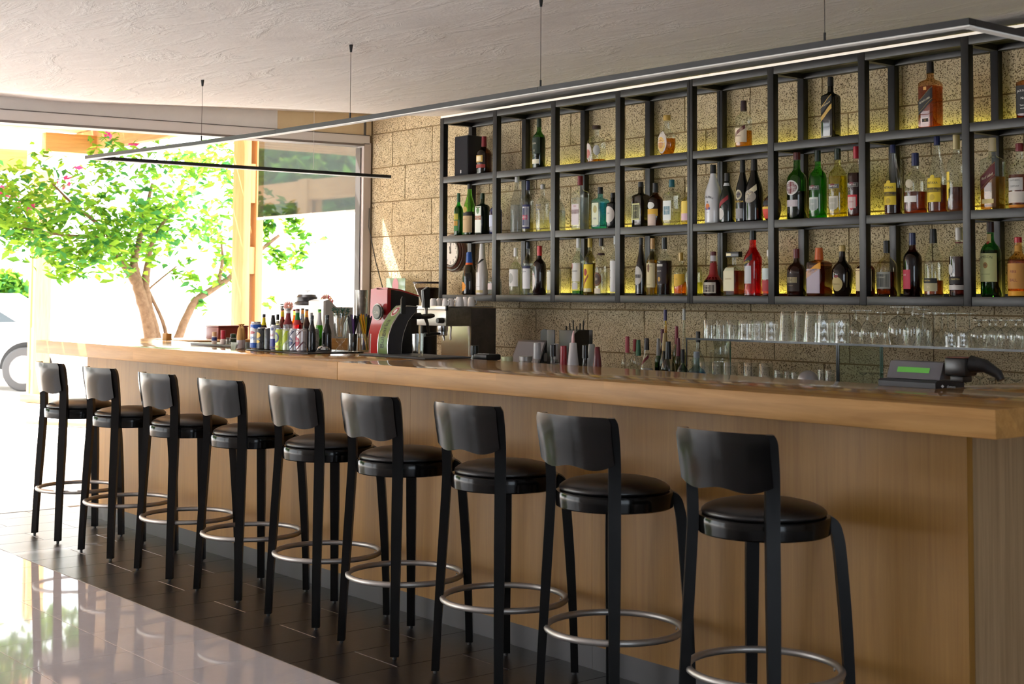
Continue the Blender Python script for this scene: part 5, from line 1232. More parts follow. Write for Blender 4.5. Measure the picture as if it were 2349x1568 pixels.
# --- group of bottles on the back counter
def gb(cx, w, top, Y, style, glass, label, **k):
    return bottle(0, cx, w, top, style, glass, label, Y=Y, z0=ZB, group='bottles on the back counter', **k)
gb(1439, 28, 771.5, 5.34, 'squat', CLEAR, 'clear bottle with rosy capsule and red lettering on the back counter', liq=(.4, (206, 206, 206)), cap=((176, 66, 80), .27), txt=[('RED', .20, .018, (170, 50, 60))])
gb(1456, 22, 778, 5.50, 'bord', CLEAR, 'slim bottle with red cap peeking behind the rosy capped one', cap=((150, 40, 46), .22))
gb(1464.5, 25, 779, 5.36, 'bord', CLEAR, 'clear bottle with green capsule and orange label on the back counter', liq=(.3, (226, 200, 120)), cap=((30, 100, 60), .28), lab=[(.10, .30, (232, 180, 40), 40)])
gb(1483.5, 30, 775, 5.33, 'cone', CLEAR, 'clear conical bottle with black capsule and red neck tag', liq=(.5, (216, 216, 220), .3), cap=((40, 28, 24), .20), lab=[(.58, .64, (110, 30, 40), 80, 'd')])
gb(1510, 16, 776, 5.50, 'bord', (60, 120, 60), 'green bottle with silver capsule behind the conical one', cap=(SIL, .30), liq=(.5, (40, 80, 40), .2))
gb(1519.5, 22, 755, 5.55, 'bord', (70, 50, 40), 'dark bottle with wine capsule behind the gold capped one', cap=((90, 26, 40), .20))
gb(1525, 25, 764, 5.42, 'slope', (120, 150, 90), 'green wine bottle with gold capsule on the back counter', cap=((176, 150, 90), .27), liq=(.5, (90, 120, 60), .2))
gb(1526, 17, 710, 5.62, 'cone', (230, 200, 40), 'very tall tapering yellow liqueur bottle with purple cap', cap=(( 50, 36, 90), .13), liq=(.80, (236, 196, 10), .2), capwide=1.4)
gb(1533, 34, 783, 5.32, 'squat', (200, 206, 200), 'broad clear bottle with black band label and black cap', liq=(.5, (196, 200, 196)), cap=(K, .30), lab=[(.10, .34, (26, 28, 32), 80), (.36, .40, (206, 206, 200), 60)])
gb(1552, 20, 748, 5.58, 'bord', (110, 120, 90), 'tall bottle with crimson capsule at the rack end', cap=((130, 24, 44), .26))
gb(1556, 19, 775, 5.44, 'bord', (196, 196, 186), 'bottle with dull maroon capsule in front of the crimson one', cap=((110, 26, 44), .30), liq=(.4, (206, 200, 160)))
gb(1569, 15, 708, 5.60, 'cone', (222, 226, 206), 'tall slender clear bottle with grey stopper beside the glass rack', cap=((186, 188, 184), .13), liq=(.5, (226, 222, 160), .15), capwide=1.3)
gb(1566, 27, 801, 5.33, 'squat', (110, 160, 180), 'short blue bottle with white arched label and black cap', cap=(K, .26), liq=(.5, (90, 150, 180), .2), lab=[(.10, .40, (206, 210, 206), 46, 'o')])
gb(1601.5, 30, 760, 5.50, 'squat', (206, 210, 206), 'clear bottle with black cap under the glass rack', cap=(K, .16), liq=(.4, (206, 206, 200)))
gb(1598, 44, 806, 5.34, 'squat', (150, 190, 210), 'wide pale blue bottle half hidden by the worktop', cap=((150, 160, 170), .12), liq=(.6, (150, 190, 216), .2))
# --- napkin and straw caddy, tilted screen, card reader, jars, bowl
p = onY(1289, 790, 5.44); k_ = depth(p) / FPX
cdz = onY(1287, 756, 5.40).z - ZB
ca = thing('bar_caddy', 'black bar caddy with napkins and stir sticks', 'caddy', (p.x, 5.44, ZB + .0003))
hw = 50 * k_ / .75
MB().rbox(-hw * .75, hw * 1.0, -.07, .09, 0, cdz * .45, .006).build('body', M((26, 26, 28), .4), ca)
for a_, b_, y_ in ((-hw * .28, hw * .12, -.075), (hw * .28, hw * .98, -.065), (-hw * .20, hw * .96, .088)):
    MB().rbox(a_, b_, y_, y_ + .006, cdz * .40, cdz, .003).build('divider', M((24, 24, 26), .4), ca)
MB().prism([(-.07, cdz * .40), (.06, cdz * .40), (.06, cdz), (-.02, cdz), (-.07, cdz * .9)], 'x', hw * .95, hw * .99).build('end_wall', M((24, 24, 26), .4), ca, 0)
MB().prism([(-hw * 1.0, cdz * .40), (-hw * .55, cdz * .40), (-hw * .55, cdz * .85), (-hw * .64, cdz * .98), (-hw * .80, cdz * 1.0), (-hw * 1.0, cdz * .97)], 'y', -.02, -.012).build('napkin_arm', M((24, 24, 26), .4), ca, 0)
MB().rbox(-hw * .62, -hw * .3, -.05, .05, cdz * .455, cdz * .60, .003).build('napkins', M((226, 222, 216), .8), ca)
MB().rbox(hw * .02, hw * .26, -.05, .05, cdz * .455, cdz * .60, .003).build('napkins', M((226, 222, 216), .8), ca)
for k in range(6):
    a_ = hw * (.2 + .12 * k); MB().tube([(a_, .03, cdz * .46), (a_ + .01 * (k - 2), .02, cdz * (1.06 + .10 * ((k * 7) % 3) / 2))], .004, 6).build('stir_stick', M((24, 26, 24), .4), ca)
p = onY(1196, 800, 5.30); k_ = depth(p) / FPX
sc_ = thing('touch_screen', 'grey tilted touch screen in a dark frame on the back counter', 'screen', (p.x, 5.30, ZB + .0003))
hw = 36 * k_ / .70; zt_ = onY(1203, 776, 5.40).z - ZB
o = MB().rbox(-hw, hw, -.008, .008, 0, zt_ * .78, .004).build('frame', dark_plastic, sc_); o.location = (0, 0, zt_ * .26); o.rotation_euler = (radians(-24), 0, 0)
o2 = MB().rbox(-hw + .012, hw - .012, -.0095, -.0085, .012, zt_ * .78 - .014, .0004, 1).build('glass_face', M((120, 120, 126), .12), o)
MB().rbox(-.05, .05, -.02, .12, 0, .02, .004).build('stand', dark_plastic, sc_); MB().tube([(0, .06, .018), (0, .05, zt_ * .5)], .016, 10).build('stand_neck', dark_plastic, sc_)
p = onY(1134, 822, 4.42)
cr = thing('card_reader', 'black card reader with pale keys behind the counter edge', 'card reader', (p.x, 4.37, .8453))
zt_ = onY(1126, 812, 4.37).z - .8453
MB().rbox(-.03, .03, -.03, .05, 0, zt_ - .03, .004).build('stand', M((40, 40, 42), .5), cr)
MB().rbox(-.05, .055, -.045, .05, zt_ - .029, zt_, .008).build('body', M((22, 22, 24), .4), cr)
for k in range(6): MB().rbox(-.035 + .014 * k, -.026 + .014 * k, -.03, -.018, zt_ + .0002, zt_ + .003, .001, 1).build('key', M((206, 204, 200), .5), cr)
p = onY(1088, 810, 4.37)
bottle(0, 1088.5, 44, 792, 'slope', (40, 150, 50), 'green bottle neck with black cap rising behind the counter', liq=(.7, (30, 120, 40), .2), cap=((24, 30, 26), .14), Y=4.37, z0=.8453, group='bottle necks in the speed rail', name='syrup_bottle', capwide=1.25)
for px_, yt_, w_, c_, lb in ((1163, 817.5, 28, (196, 200, 160), 'jar with pale green lid just above the counter edge'), (1206, 816.5, 31, (170, 168, 166), 'jar with grey metal lid beside the touch screen')):
    L, R, H = fitY(px_, yt_, w_, 4.37, .8453)
    j = thing('storage_jar', lb, 'jar', L)
    MB().lathe([(R * .9, 0), (R * .95, .01), (R * .95, H - .04), (R * .85, H - .022)], 20).build('body', GL((206, 200, 190), .5, body=.4), j)
    MB().lathe([(R, H - .0215), (R, H - .002), (R * .95, H), (.001, H)], 20).build('lid', M(c_, .35, .4), j)
L, R, H = fitY(1853.5, 849, 48, 4.45, .92)
bw = thing('steel_bowl', 'upturned steel bowl showing as a grey dome above the counter', 'bowl', (L.x, L.y, .92))
MB().lathe([(R * cos(t_ * pi / 24), max(.0, H - R) + R * sin(t_ * pi / 24)) for t_ in range(0, 12)] + [(.002, H)], 28).build('dome', M((150, 148, 150), .35, .5), bw)
MB().lathe([(R * .9, 0), (R * .95, max(.01, H - R))], 28).build('rim', M((130, 128, 130), .35, .5), bw)
bs = MB().rbox(L.x - .2, L.x + .2, 4.28, 4.62, .0, .9195, .004).build('under_counter_sink', M((120, 118, 116), .3, .7)); tag(bs, 'steel work surface right behind the counter, holding the upturned bowl', 'sink unit')
# --- cash terminal
a = onZ(2030, 884, ZT); b = onZ(2222, 888, ZT)
po = thing('cash_terminal', 'grey cash terminal with green display and black scanner', 'cash terminal', (a.x, a.y, ZT + .0003))
k_ = depth(a) / FPX
w_ = b.x - a.x
MB().prism([(-.01, 0), (.16, 0), (.16, .022), (.0, .026), (-.01, .018)], 'x', -.02, w_ * .93).build('base', M((46, 48, 54), .4), po, 20)
MB().prism([(.010, .028), (.085, .028), (.085, .075), (.060, .088), (.035, .086)], 'x', 0, 92 * k_ / .66).build('display_housing', M((104, 102, 108), .4), po, 20)
n_ = Vector((0, -.058, .025)).normalized()
xa, xb = 16 * k_ / .66, 72 * k_ / .66
sl = lambda t: (.010 + .025 * t - .0012, .028 + .058 * t + .0005)
y0_, z0_ = sl(.36); y1_, z1_ = sl(.66)
MB().add([(xa, y0_, z0_), (xb, y0_, z0_), (xb, y1_, z1_), (xa, y1_, z1_)], [(0, 1, 2, 3)]).build('green_display', M((96, 176, 70), .4, emit=.12), po, 0)
xs_ = 98 * k_ / .66
MB().rbox(xs_ + .004, xs_ + .085, .01, .085, .045, .105, .008).build('scanner_head', M((26, 26, 28), .3), po)
MB().rbox(xs_ + .006, xs_ + .083, .012, .083, .1055, .108, .001, 1).build('scanner_trim', M((120, 66, 50), .4), po)
MB().tube([(xs_ + .08, .05, .085), (xs_ + .13, .06, .08), (xs_ + .17, .07, .055), (xs_ + .18, .07, .036)], [.030, .022, .016, .013], 12).build('scanner_grip', M((24, 24, 26), .35), po, 50)
MB().rbox(xs_ + .02, xs_ + .07, .02, .075, .024, .0445, .004).build('scanner_stand', M((30, 30, 32), .4), po)
o = MB().lathe([(.006, 0), (.006, .001)], 4).build('logo_mark', M((150, 154, 160), .4), po, 0)
o.rotation_euler = (pi / 2, 0, 0); o.location = (xs_ + .012, -.0102, .010)
flat_text('lettering', 'datecs', .013, M((140, 144, 150), .4), po, (xs_ + .045, -.0108, .010), (1, 0, 0), (0, 0, 1))
# ================================================================== glass rack with upturned glasses
YR0, YR1 = 5.42, 5.76
xa = onY(1573, 777, YR0).x; xm = onY(1921, 788, YR0).x; xe = -2.95
zr = onY(1573, 774, YR0).z
rack_g = GL((150, 170, 164), .6, body=.2, bodyc=(70, 76, 76))
edge_m = M((26, 34, 34), .2)
def rack(x0, x1, label):
    t = thing('glass_rack', label, 'rack', ((x0 + x1) / 2, YR0, ZB + .0003))
    iv = Matrix.Translation((-t.location.x, -t.location.y, -t.location.z))
    def q(mb, n, m):
        o = mb.build(n, m, None, 0); o.parent = t; o.matrix_parent_inverse = iv
    q(MB().box(x0, x1, YR0, YR1, zr - .010, zr), 'glass_shelf', rack_g)
    q(MB().box(x0, x1, YR0 - .0015, YR0 - .0002, zr - .0105, zr - .0005), 'shelf_edge', edge_m)
    for x in (x0 + .004, x1 - .004):
        q(MB().box(x - .004, x + .004, YR0 + .004, YR1, ZB + .0005, zr - .0105), 'side_pane', GL((236, 246, 241), .35))
        q(MB().box(x - .0042, x + .0042, YR0 + .0005, YR0 + .0038, ZB + .0005, zr - .0105), 'pane_edge', edge_m)
        q(MB().box(x - .0042, x + .0042, YR1 + .0002, YR1 + .003, ZB + .0005, zr - .0105), 'pane_edge', M((70, 110, 90), .2))
rack(xa, xm - .001, 'long glass rack standing on the back counter, section with tumblers')
rack(xm + .001, xe, 'second section of the glass rack, carrying stemmed glasses')
zg = zr + .0004
gcl = GL((238, 242, 240), .85)
crystal = GL((240, 242, 240), .95, .08)
def upside_tumbler(R, Rt, H, base, seg=24):
    return MB().lathe([(R, 0), (Rt, H - .004), (Rt * .95, H), (.001, H)] , seg, cap0=False).lathe([(R - .0018, .0004), (Rt - .0022, H - base), (.001, H - base)], seg, cap0=False, cap1=False)
def cut_tumbler(R, H):
    n = 12; rows = 5; vs = []; fs = []
    for j in range(rows + 1):
        for k in range(n):
            a_ = 2 * pi * (k + .5 * (j % 2)) / n; rr = R * (1.0 if j % 2 == 0 else .955)
            vs.append((rr * cos(a_), rr * sin(a_), .006 + (H - .012) * j / rows))
    for j in range(rows):
        for k in range(n):
            a_, b_, c_, d_ = j * n + k, j * n + (k + 1) % n, (j + 1) * n + k, (j + 1) * n + (k + 1) % n
            if j % 2 == 0: fs += [(a_, b_, c_), (b_, d_, c_)]
            else: fs += [(a_, b_, d_), (a_, d_, c_)]
    mb = MB().add(vs, fs)
    return mb.lathe([(R, 0), (R, .006)], 24, cap0=False, cap1=False).lathe([(R * .97, H - .006), (R * .9, H), (.001, H)], 24, cap0=False, cap1=False).lathe([(R * .92, 0), (R * .88, H - .02), (.001, H - .02)], 24, cap0=False, cap1=False)
GN = ['first', 'second', 'third', 'fourth', 'fifth', 'sixth', 'seventh', 'eighth', 'ninth', 'tenth', 'eleventh', 'twelfth']
def put(mb, name, m, L, label, cat, group, smooth=40):
    o = mb.build(name, m, None, smooth); o.location = L; tag(o, label, cat, group); return o
for k, (px_, w_, dy) in enumerate(((1630, 33, .06), (1658, 31, .12), (1681, 30, .14))):
    L, R, H = fitY(px_, 733, w_, YR0 + dy, zg)
    put(upside_tumbler(R, R * .97, H, .028), 'tumbler_glass', gcl, L, '%s upturned straight tumbler with heavy base on the glass rack' % GN[k], 'glass', 'glasses on the rack')
for k, (px_, w_, dy) in enumerate(((1710.5, 37, .05), (1739, 32, .11), (1768, 36, .10), (1888, 42, .05), (1928, 40, .10))):
    L, R, H = fitY(px_, 733 if k < 3 else 730.5, w_, YR0 + dy, zg)
    put(cut_tumbler(R, H), 'cut_tumbler', crystal, L, '%s cut crystal tumbler along the tumbler section of the rack' % GN[k], 'glass', 'glasses on the rack', 0)
for k, (px_, w_, dy) in enumerate(((1803, 36, .09), (1834, 33, .15), (1860, 36, .07), (1888, 32, .17))):
    L, R, H = fitY(px_, 713, w_, YR0 + dy, zg)
    put(upside_tumbler(R, R * .66, H, .022), 'long_drink_glass', gcl, L, '%s tall tapered long drink glass standing upside down on the rack' % GN[k], 'glass', 'glasses on the rack')
def stemmed(px_, w_, yt, dy, prof, foot, label, name):
    """prof: bowl (r/R, z/H) from rim upward; foot=(foot radius/R, bowl end z/H)"""
    L, R, H = fitY(px_, yt, w_, YR0 + dy, zg)
    t = thing(name, label, 'glass', L, 0, 'stemmed glasses on the rack')
    MB().lathe([(r * R, z * H) for r, z in prof], 24, cap0=False, cap1=False).build('bowl', gcl, t, 60)
    rs = prof[-1][0] * R
    MB().lathe([(rs, prof[-1][1] * H), (.0045, prof[-1][1] * H + .008), (.004, H * .90), (.007, H * .97)], 12, cap0=False, cap1=False).build('stem', gcl, t, 60)
    MB().lathe([(.007, H * .965), (foot * R, H - .003), (foot * R, H), (.002, H - .001)], 24, cap0=False).build('foot', gcl, t, 40)
SNIF = [(.80, 0), (.93, .16), (1.0, .32), (.93, .46), (.66, .58), (.30, .66), (.12, .69)]
GOB = [(.86, 0), (.96, .2), (1.0, .40), (.92, .56), (.60, .68), (.28, .74), (.12, .77)]
MART = [(1.0, 0), (.66, .2), (.30, .41), (.07, .53)]
for k, (px_, w_, yt, dy) in enumerate(((1963, 31, 711, .08), (1989, 31, 711, .06), (2020, 29, 716, .10))):
    stemmed(px_, w_, yt, dy, SNIF, .75, '%s short stemmed wine glass, upside down beside the cut tumblers' % GN[k], 'wine_glass')
for k, (px_, w_, yt, dy) in enumerate(((2060, 48, 703, .06), (2093, 38, 703, .17), (2118, 36, 708, .27))):
    stemmed(px_, w_, yt, dy, GOB, .80, '%s big balloon goblet, highest of the upturned glasses' % GN[k], 'goblet')
for k, (px_, w_, yt, dy) in enumerate(((2115.5, 46, 719, .045), (2160, 50, 719, .06), (2143, 40, 716, .17), (2174, 40, 717, .27), (2192, 42, 718, .16), (2224, 42, 718, .26))):
    stemmed(px_, w_, yt, dy, MART, .80, '%s conical cocktail glass resting on its rim on the rack' % GN[k], 'cocktail_glass')
for k, (px_, w_, dy) in enumerate(((2180, 27, .05), (2208, 27, .05))):
    L, R, H = fitY(px_, 760, w_, YR0 + dy, zg)
    put(cut_tumbler(R, H), 'cut_tumbler', crystal, L, '%s short cut crystal tumbler in front of the conical glasses' % GN[k], 'glass', 'glasses on the rack', 0)
for k, (px_, w_, dy) in enumerate(((2246, 42, .06), (2270, 36, .20), (2284, 36, .13), (2307, 42, .06), (2330, 36, .16), (2349, 42, .07))):
    stemmed(px_, w_, 733, dy, [(.80, 0), (.93, .22), (1.0, .42), (.94, .58), (.62, .70), (.25, .76), (.12, .78)], .72, '%s brandy balloon in the last part of the rack' % GN[k], 'brandy_glass')
# lower level, on the back counter: tops show above the worktop
low = [(1620, 34, 829, .05, 'm'), (1648, 34, 829, .06, 'm'), (1676, 34, 830, .05, 'm'), (1702, 26, 829, .16, 's'), (1722, 34, 831, .06, 'm'), (1757, 34, 832, .07, 'm'), (1786, 22, 848, .06, 't'), (1808, 22, 850, .10, 't'), (1824, 20, 852, .05, 't'),
       (1886, 24, 846, .10, 't'), (1904, 24, 848, .06, 't'), (1928, 28, 853, .11, 's'), (1980, 28, 853, .06, 's'), (2001, 28, 853, .12, 's'), (2020, 28, 854, .06, 's'), (2248, 34, 862, .09, 's'), (2276, 36, 866, .06, 's'), (2306, 36, 863, .12, 's'), (2330, 36, 868, .07, 's')]
cnt = {'m': 0, 's': 0, 't': 0}
for px_, w_, yt, dy, ty in low:
    L, R, H = fitY(px_, yt, w_, YR0 + dy, ZB + .0004)
    n_ = GN[cnt[ty]]; cnt[ty] += 1
    if ty == 's':
        t = thing('stem_glass', '%s upturned stemmed glass on the lower level, only its foot showing' % n_, 'glass', L, 0, 'glasses on the lower level')
        MB().lathe([(r * R * .9, z * H) for r, z in SNIF], 20, cap0=False, cap1=False).build('bowl', gcl, t, 60)
        MB().lathe([(.1 * R, .69 * H), (.004, .74 * H), (.004, .92 * H), (R * .75, H - .003), (R * .75, H), (.002, H)], 20, cap0=False, cap1=False).build('stem_and_foot', gcl, t, 40)
    else:
        put(upside_tumbler(R, R * (.97 if ty == 'm' else .9), H, .02), 'beer_tumbler' if ty == 'm' else 'water_tumbler', gcl, L, '%s upturned %s on the lower level under the glass rack' % (n_, 'tall beer tumbler' if ty == 'm' else 'small water tumbler'), 'glass', 'glasses on the lower level')
L, R, H = fitY(1655, 752, 40, YR0 + .18, ZB + .0004)
pt = thing('glass_pitcher', 'clear glass pitcher with handle under the rack', 'pitcher', L)
H = min(H, zr - .012 - ZB - .004)
MB().lathe([(R * .9, 0), (R, .01), (R * .95, H * .6), (R * .86, H * .85), (R, H), (R * .97, H), (R * .82, H * .85), (R * .9, H * .6), (R * .94, .014), (.001, .012)], 24, cap1=False).build('body', gcl, pt)
MB().tube([(-R * .9, 0, H * .85), (-R * 1.6, 0, H * .8), (-R * 1.7, 0, H * .45), (-R * .95, 0, H * .3)], .007, 10).build('handle', gcl, pt, 60)
# ================================================================== outside
random.seed(21)
paving = rough_mat('pale_paving', (206, 198, 188), (224, 216, 206), 3.0, .55, .2, .004, rand=True, tint=.06, spec=.5)
gd = MB().box(-60, -9.33, -30, 40, -.10, -.012).build('outside_ground', M((220, 217, 213), .7), smooth=0); tag(gd, kind='structure')
sl = MB().rbox(-.248, .248, -.298, .298, -.011, 0.0, .003, 1).mesh('paving_slab', paving, 0)
for i in range(12):
    for j in range(9):
        inst(sl, 'paving_slab', (-9.585 - .5 * i, 0.6 + .6 * j + (.3 if i % 2 else 0), random.uniform(-.002, .002)), gd)
wo = MB().box(-30, -9.2, 9.4, 9.6, -.05, 2.35).build('wall_garden', M((236, 232, 226), .8), smooth=0); tag(wo, kind='structure')
MB().rbox(-30, -9.2, 9.37, 9.63, 2.35, 2.42, .01).build('coping', M((226, 220, 212), .7), wo, 0)
pine = wood('pine_beam', (182, 134, 80), (206, 162, 106), (30, 30, 2.0), .55, bump=.03)
pine_h = wood('pine_beam_flat', (182, 134, 80), (206, 162, 106), (2.0, 30, 30), .55, bump=.03)
pg = thing('pergola', 'pale pine pergola with doubled posts out on the terrace', 'pergola', (-13, 5, 0))
PI_ = Matrix.Translation((13, -5, 0))
def G(mb, name, m, sm=0, par=None):
    o = mb.build(name, m, None, sm); o.parent = par or pg
    if par is None: o.matrix_parent_inverse = PI_
    return o
def twin_post(x, y, w, along, z1=3.0, blocks=((1.75, 2.05), (.75, .95))):
    h = w * .36
    o = MB()
    if along == 'y':
        a = G(MB().rbox(x - w / 2, x + w / 2, y - w / 2, y - w / 2 + h, 0, z1, .004), 'post', pine, 35)
        G(MB().rbox(x - w / 2, x + w / 2, y + w / 2 - h, y + w / 2, 0, z1, .004), 'post', pine, 35)
        for z0, zz in blocks: G(MB().rbox(x - w / 2 + .02, x + w / 2 - .012, y - w / 2 + h + .001, y + w / 2 - h - .001, z0, zz, .003), 'spacer_block', pine, 35)
    else:
        G(MB().rbox(x - w / 2, x - w / 2 + h, y - w / 2, y + w / 2, 0, z1, .004), 'post', pine, 35)
        G(MB().rbox(x + w / 2 - h, x + w / 2, y - w / 2, y + w / 2, 0, z1, .004), 'post', pine, 35)
        for z0, zz in blocks: G(MB().rbox(x - w / 2 + h + .001, x + w / 2 - h - .001, y - w / 2 + .012, y + w / 2 - .02, z0, zz, .003), 'spacer_block', pine, 35)
pR = onX(567, 600, -11.2)
twin_post(pR.x, pR.y, .20, 'y', 3.0, ((1.62, 1.86), (2.25, 2.6), (.5, .8)))
pL = onZ(86, 903, 0)
twin_post(pL.x, pL.y, .24, 'x', 3.2, ((.35, .95), (1.95, 2.5)))
twin_post(-16.4, 1.9, .24, 'y', 3.0)
G(MB().rbox(-21, -10.2, 1.80, 2.0, 2.72, 2.98, .006), 'beam', pine_h, 35)
G(MB().rbox(pL.x - 3, -9.6, pR.y - .05, pR.y + .05, 2.98, 3.2, .006), 'beam', pine_h, 35)
for (x0_, y0_), (x1_, y1_), X_, hh in (((100, 325), (228, 325), -14.5, .20), ((-60, 362), (58, 362), -15.5, .24)):
    a = onX(x0_, y0_, X_); b = onX(x1_, y1_, X_)
    G(MB().rbox(X_ - .06, X_ + .06, a.y, b.y, a.z - hh / 2, a.z + hh / 2, .006), 'rafter', wood('rafter_wood_%d' % x1_, (182, 134, 80), (206, 162, 106), (30, 2, 30), .55), 35)
k_ = 0
for i in range(22):
    G(MB().box(-9.825 - .25 * i, -9.61 - .25 * i, -3.0, 6.2, 3.21, 3.25), 'shade_slat', pine)  # slats added above the view to cut sun and sky light on the terrace
a = onZ(62, 921, 0)
sl_ = G(MB().rbox(-.08, 3.2, -.06, .06, 0, .10, .006), 'sill_beam', pine_h, 35); sl_.matrix_parent_inverse = Matrix(); sl_.parent = None
sl_.location = a; sl_.rotation_euler = (0, 0, radians(20)); sl_.name = 'timber_sill'; tag(sl_, 'low pine timber lying on the paving at the foot of the far post', 'timber')
a = onZ(66, 971, 0)
pk2 = MB().rbox(0, 2.0, -.05, .05, 0, .04, .004).build('plank', pine_h); pk2.location = a; pk2.rotation_euler = (0, 0, radians(28)); tag(pk2, 'short pine plank on the paving behind the first stool', 'timber')
# ---- tinted hanging wind pane beside the post
xa_ = onY(592, 500, 5.94).x; zb0 = onY(822, 483, 5.94).z
wp = thing('wind_pane', 'dark tinted hanging glass wind pane with metal lower edge', 'glass pane', ((xa_ - 9.08) / 2, 5.94, zb0))
wv = Matrix.Translation(-wp.location)
xr_ = onY(838, 400, 5.94).x - .03
def Wp(mb, n, m):
    o = mb.build(n, m, None, 0); o.parent = wp; o.matrix_parent_inverse = wv
Wp(MB().box(xa_, xr_, 5.937, 5.943, zb0 + .012, 2.78), 'pane', GL((72, 74, 70), .7, body=.25, bodyc=(80, 84, 78)))
Wp(MB().rbox(xa_ - .01, xr_ + .01, 5.93, 5.95, zb0 - .012, zb0 + .0115, .003), 'lower_rail', M((200, 198, 194), .35, .4))
Wp(MB().rbox(xr_ + .0005, xr_ + .022, 5.93, 5.95, zb0 + .0125, 2.78, .003), 'side_rail', M((110, 108, 106), .4, .3))
# ---- tree
bark = rough_mat('pale_bark', (104, 80, 60), (140, 112, 88), 18, .9, .8, .01)
def leaf_mat(name, c, tc_):
    m, n, l, b = mat(name)
    n.remove(b)
    oi = n.new('ShaderNodeTexCoord'); nz = n.new('ShaderNodeTexNoise'); nz.inputs['Scale'].default_value = 2.5; l.new(oi.outputs['Object'], nz.inputs['Vector'])
    df = n.new('ShaderNodeBsdfDiffuse'); tl = n.new('ShaderNodeBsdfTranslucent')
    r1 = ramp(n, [(0.35, lin(c)), (0.65, lin(tuple(min(255, int(v * 1.15 + 8)) for v in c)))]); r2 = ramp(n, [(0.35, lin(tc_)), (0.65, lin(tuple(min(255, int(v * 1.08 + 6)) for v in tc_)))])
    l.new(nz.outputs['Fac'], r1.inputs['Fac']); l.new(nz.outputs['Fac'], r2.inputs['Fac'])
    l.new(r1.outputs[0], df.inputs['Color']); l.new(r2.outputs[0], tl.inputs['Color'])
    mx = n.new('ShaderNodeMixShader'); mx.inputs['Fac'].default_value = .55
    l.new(df.outputs[0], mx.inputs[1]); l.new(tl.outputs[0], mx.inputs[2]); l.new(mx.outputs[0], n['Material Output'].inputs['Surface'])
    return m
LM = [leaf_mat('leaf_green', (64, 108, 44), (118, 164, 54)), leaf_mat('leaf_yellow_green', (88, 122, 44), (148, 180, 56)), leaf_mat('leaf_deep_green', (46, 92, 54), (80, 138, 70))]
def leaf_verts(c, n, t, s):
    n = n.normalized(); t = (t - n * t.dot(n)).normalized(); u = n.cross(t)
    return [c - t * s, c - t * s * .2 + u * s * .55 + n * s * .12, c + t * s * 1.1, c - t * s * .2 - u * s * .55 + n * s * .12]
lfm = []
for k in range(3):
    vs = leaf_verts(Vector((0, 0, 0)), Vector((0, 0, 1)), Vector((1, 0, 0)), 1.0)
    lfm.append(MB().add(vs, [(0, 1, 2), (0, 2, 3)]).mesh('leaf', LM[k], 0))
def rnd_dir():
    return Vector((random.gauss(0, 1), random.gauss(0, 1), random.gauss(0, 1))).normalized()
def tree(name, label, root, limbs, clusters, n_ind, lsize, cat='tree'):
    t = thing(name, label, cat, root)
    R0 = Vector(root)
    tk = None
    for (pts, rads) in limbs:
        pp = [Vector(p) - R0 for p in pts]
        path = lerp_path(pp, 4); rr = [rads[0] + (rads[1] - rads[0]) * i / (len(path) - 1) for i in range(len(path))]
        path = [p + rnd_dir() * r * .12 for p, r in zip(path, rr)]
        MB().tube(path, rr, 9).build('trunk' if rads[0] > .06 else 'branch', bark, t, 60)
    mbs = [MB(), MB(), MB()]; ind = 0; tot = sum(c[2] for c in clusters)
    for (c, rad, n) in clusters:
        c = Vector(c) - R0
        for k in range(n):
            p = c + rnd_dir() * rad * random.random() ** .5 * 1.0
            nrm = Vector((random.gauss(0, .6), random.gauss(0, .6), 1)); tg = Vector((random.gauss(0, 1), random.gauss(0, 1), random.gauss(-.9, .5)))
            s = lsize * random.uniform(.6, 1.15); q = random.choice((0, 0, 1, 1, 2))
            if ind < n_ind and random.random() < n_ind / tot * 1.3:
                ind += 1
                n_ = nrm.normalized(); t_ = (tg - n_ * tg.dot(n_)).normalized(); u_ = n_.cross(t_)
                o = bpy.data.objects.new('leaf', lfm[q]); COL.objects.link(o); o.parent = t
                o.matrix_basis = Matrix(((t_.x * s, u_.x * s, n_.x * s, p.x), (t_.y * s, u_.y * s, n_.y * s, p.y), (t_.z * s, u_.z * s, n_.z * s, p.z), (0, 0, 0, 1)))
            else:
                mbs[q].add(leaf_verts(p, nrm, tg, s), [(0, 1, 2), (0, 2, 3)])
    for q in range(3):
        if mbs[q].v:
            o = mbs[q].build('foliage', LM[q], t, 0); tag(o, kind='stuff')
    return t
TX = -13.5
def tp_(px, py, dx=0.0): return onX(px, py, TX + dx)
base = tp_(352, 800); base = Vector((base.x, base.y, 0.0))
limbs = [([base, tp_(345, 770), tp_(326, 690), tp_(312, 640)], (.075, .055)), ([tp_(366, 800), tp_(352, 745), tp_(336, 680), tp_(334, 640)], (.055, .04)),
         ([tp_(312, 645), tp_(292, 615), tp_(268, 585), tp_(240, 520)], (.06, .02)), ([tp_(316, 645), tp_(308, 600), tp_(318, 560), tp_(330, 500), tp_(350, 420)], (.05, .015)), ([tp_(334, 645), tp_(340, 600), tp_(352, 550), tp_(400, 470)], (.045, .015)),
         ([tp_(405, 790, .2), tp_(420, 745, .2), tp_(450, 690, .2), tp_(500, 655, .2), tp_(535, 630, .2), tp_(590, 580, .2), tp_(640, 540, .2)], (.05, .018)), ([tp_(500, 655, .2), tp_(510, 600, .2), tp_(508, 560, .2)], (.025, .01)),
         ([tp_(388, 800), tp_(372, 735), tp_(338, 660)], (.024, .016)), ([tp_(240, 525), tp_(170, 470), tp_(120, 420)], (.022, .008)), ([tp_(240, 540), tp_(150, 540), tp_(40, 520)], (.02, .008)), ([tp_(336, 668), tp_(362, 645), tp_(405, 610)], (.012, .008))]
cl = []
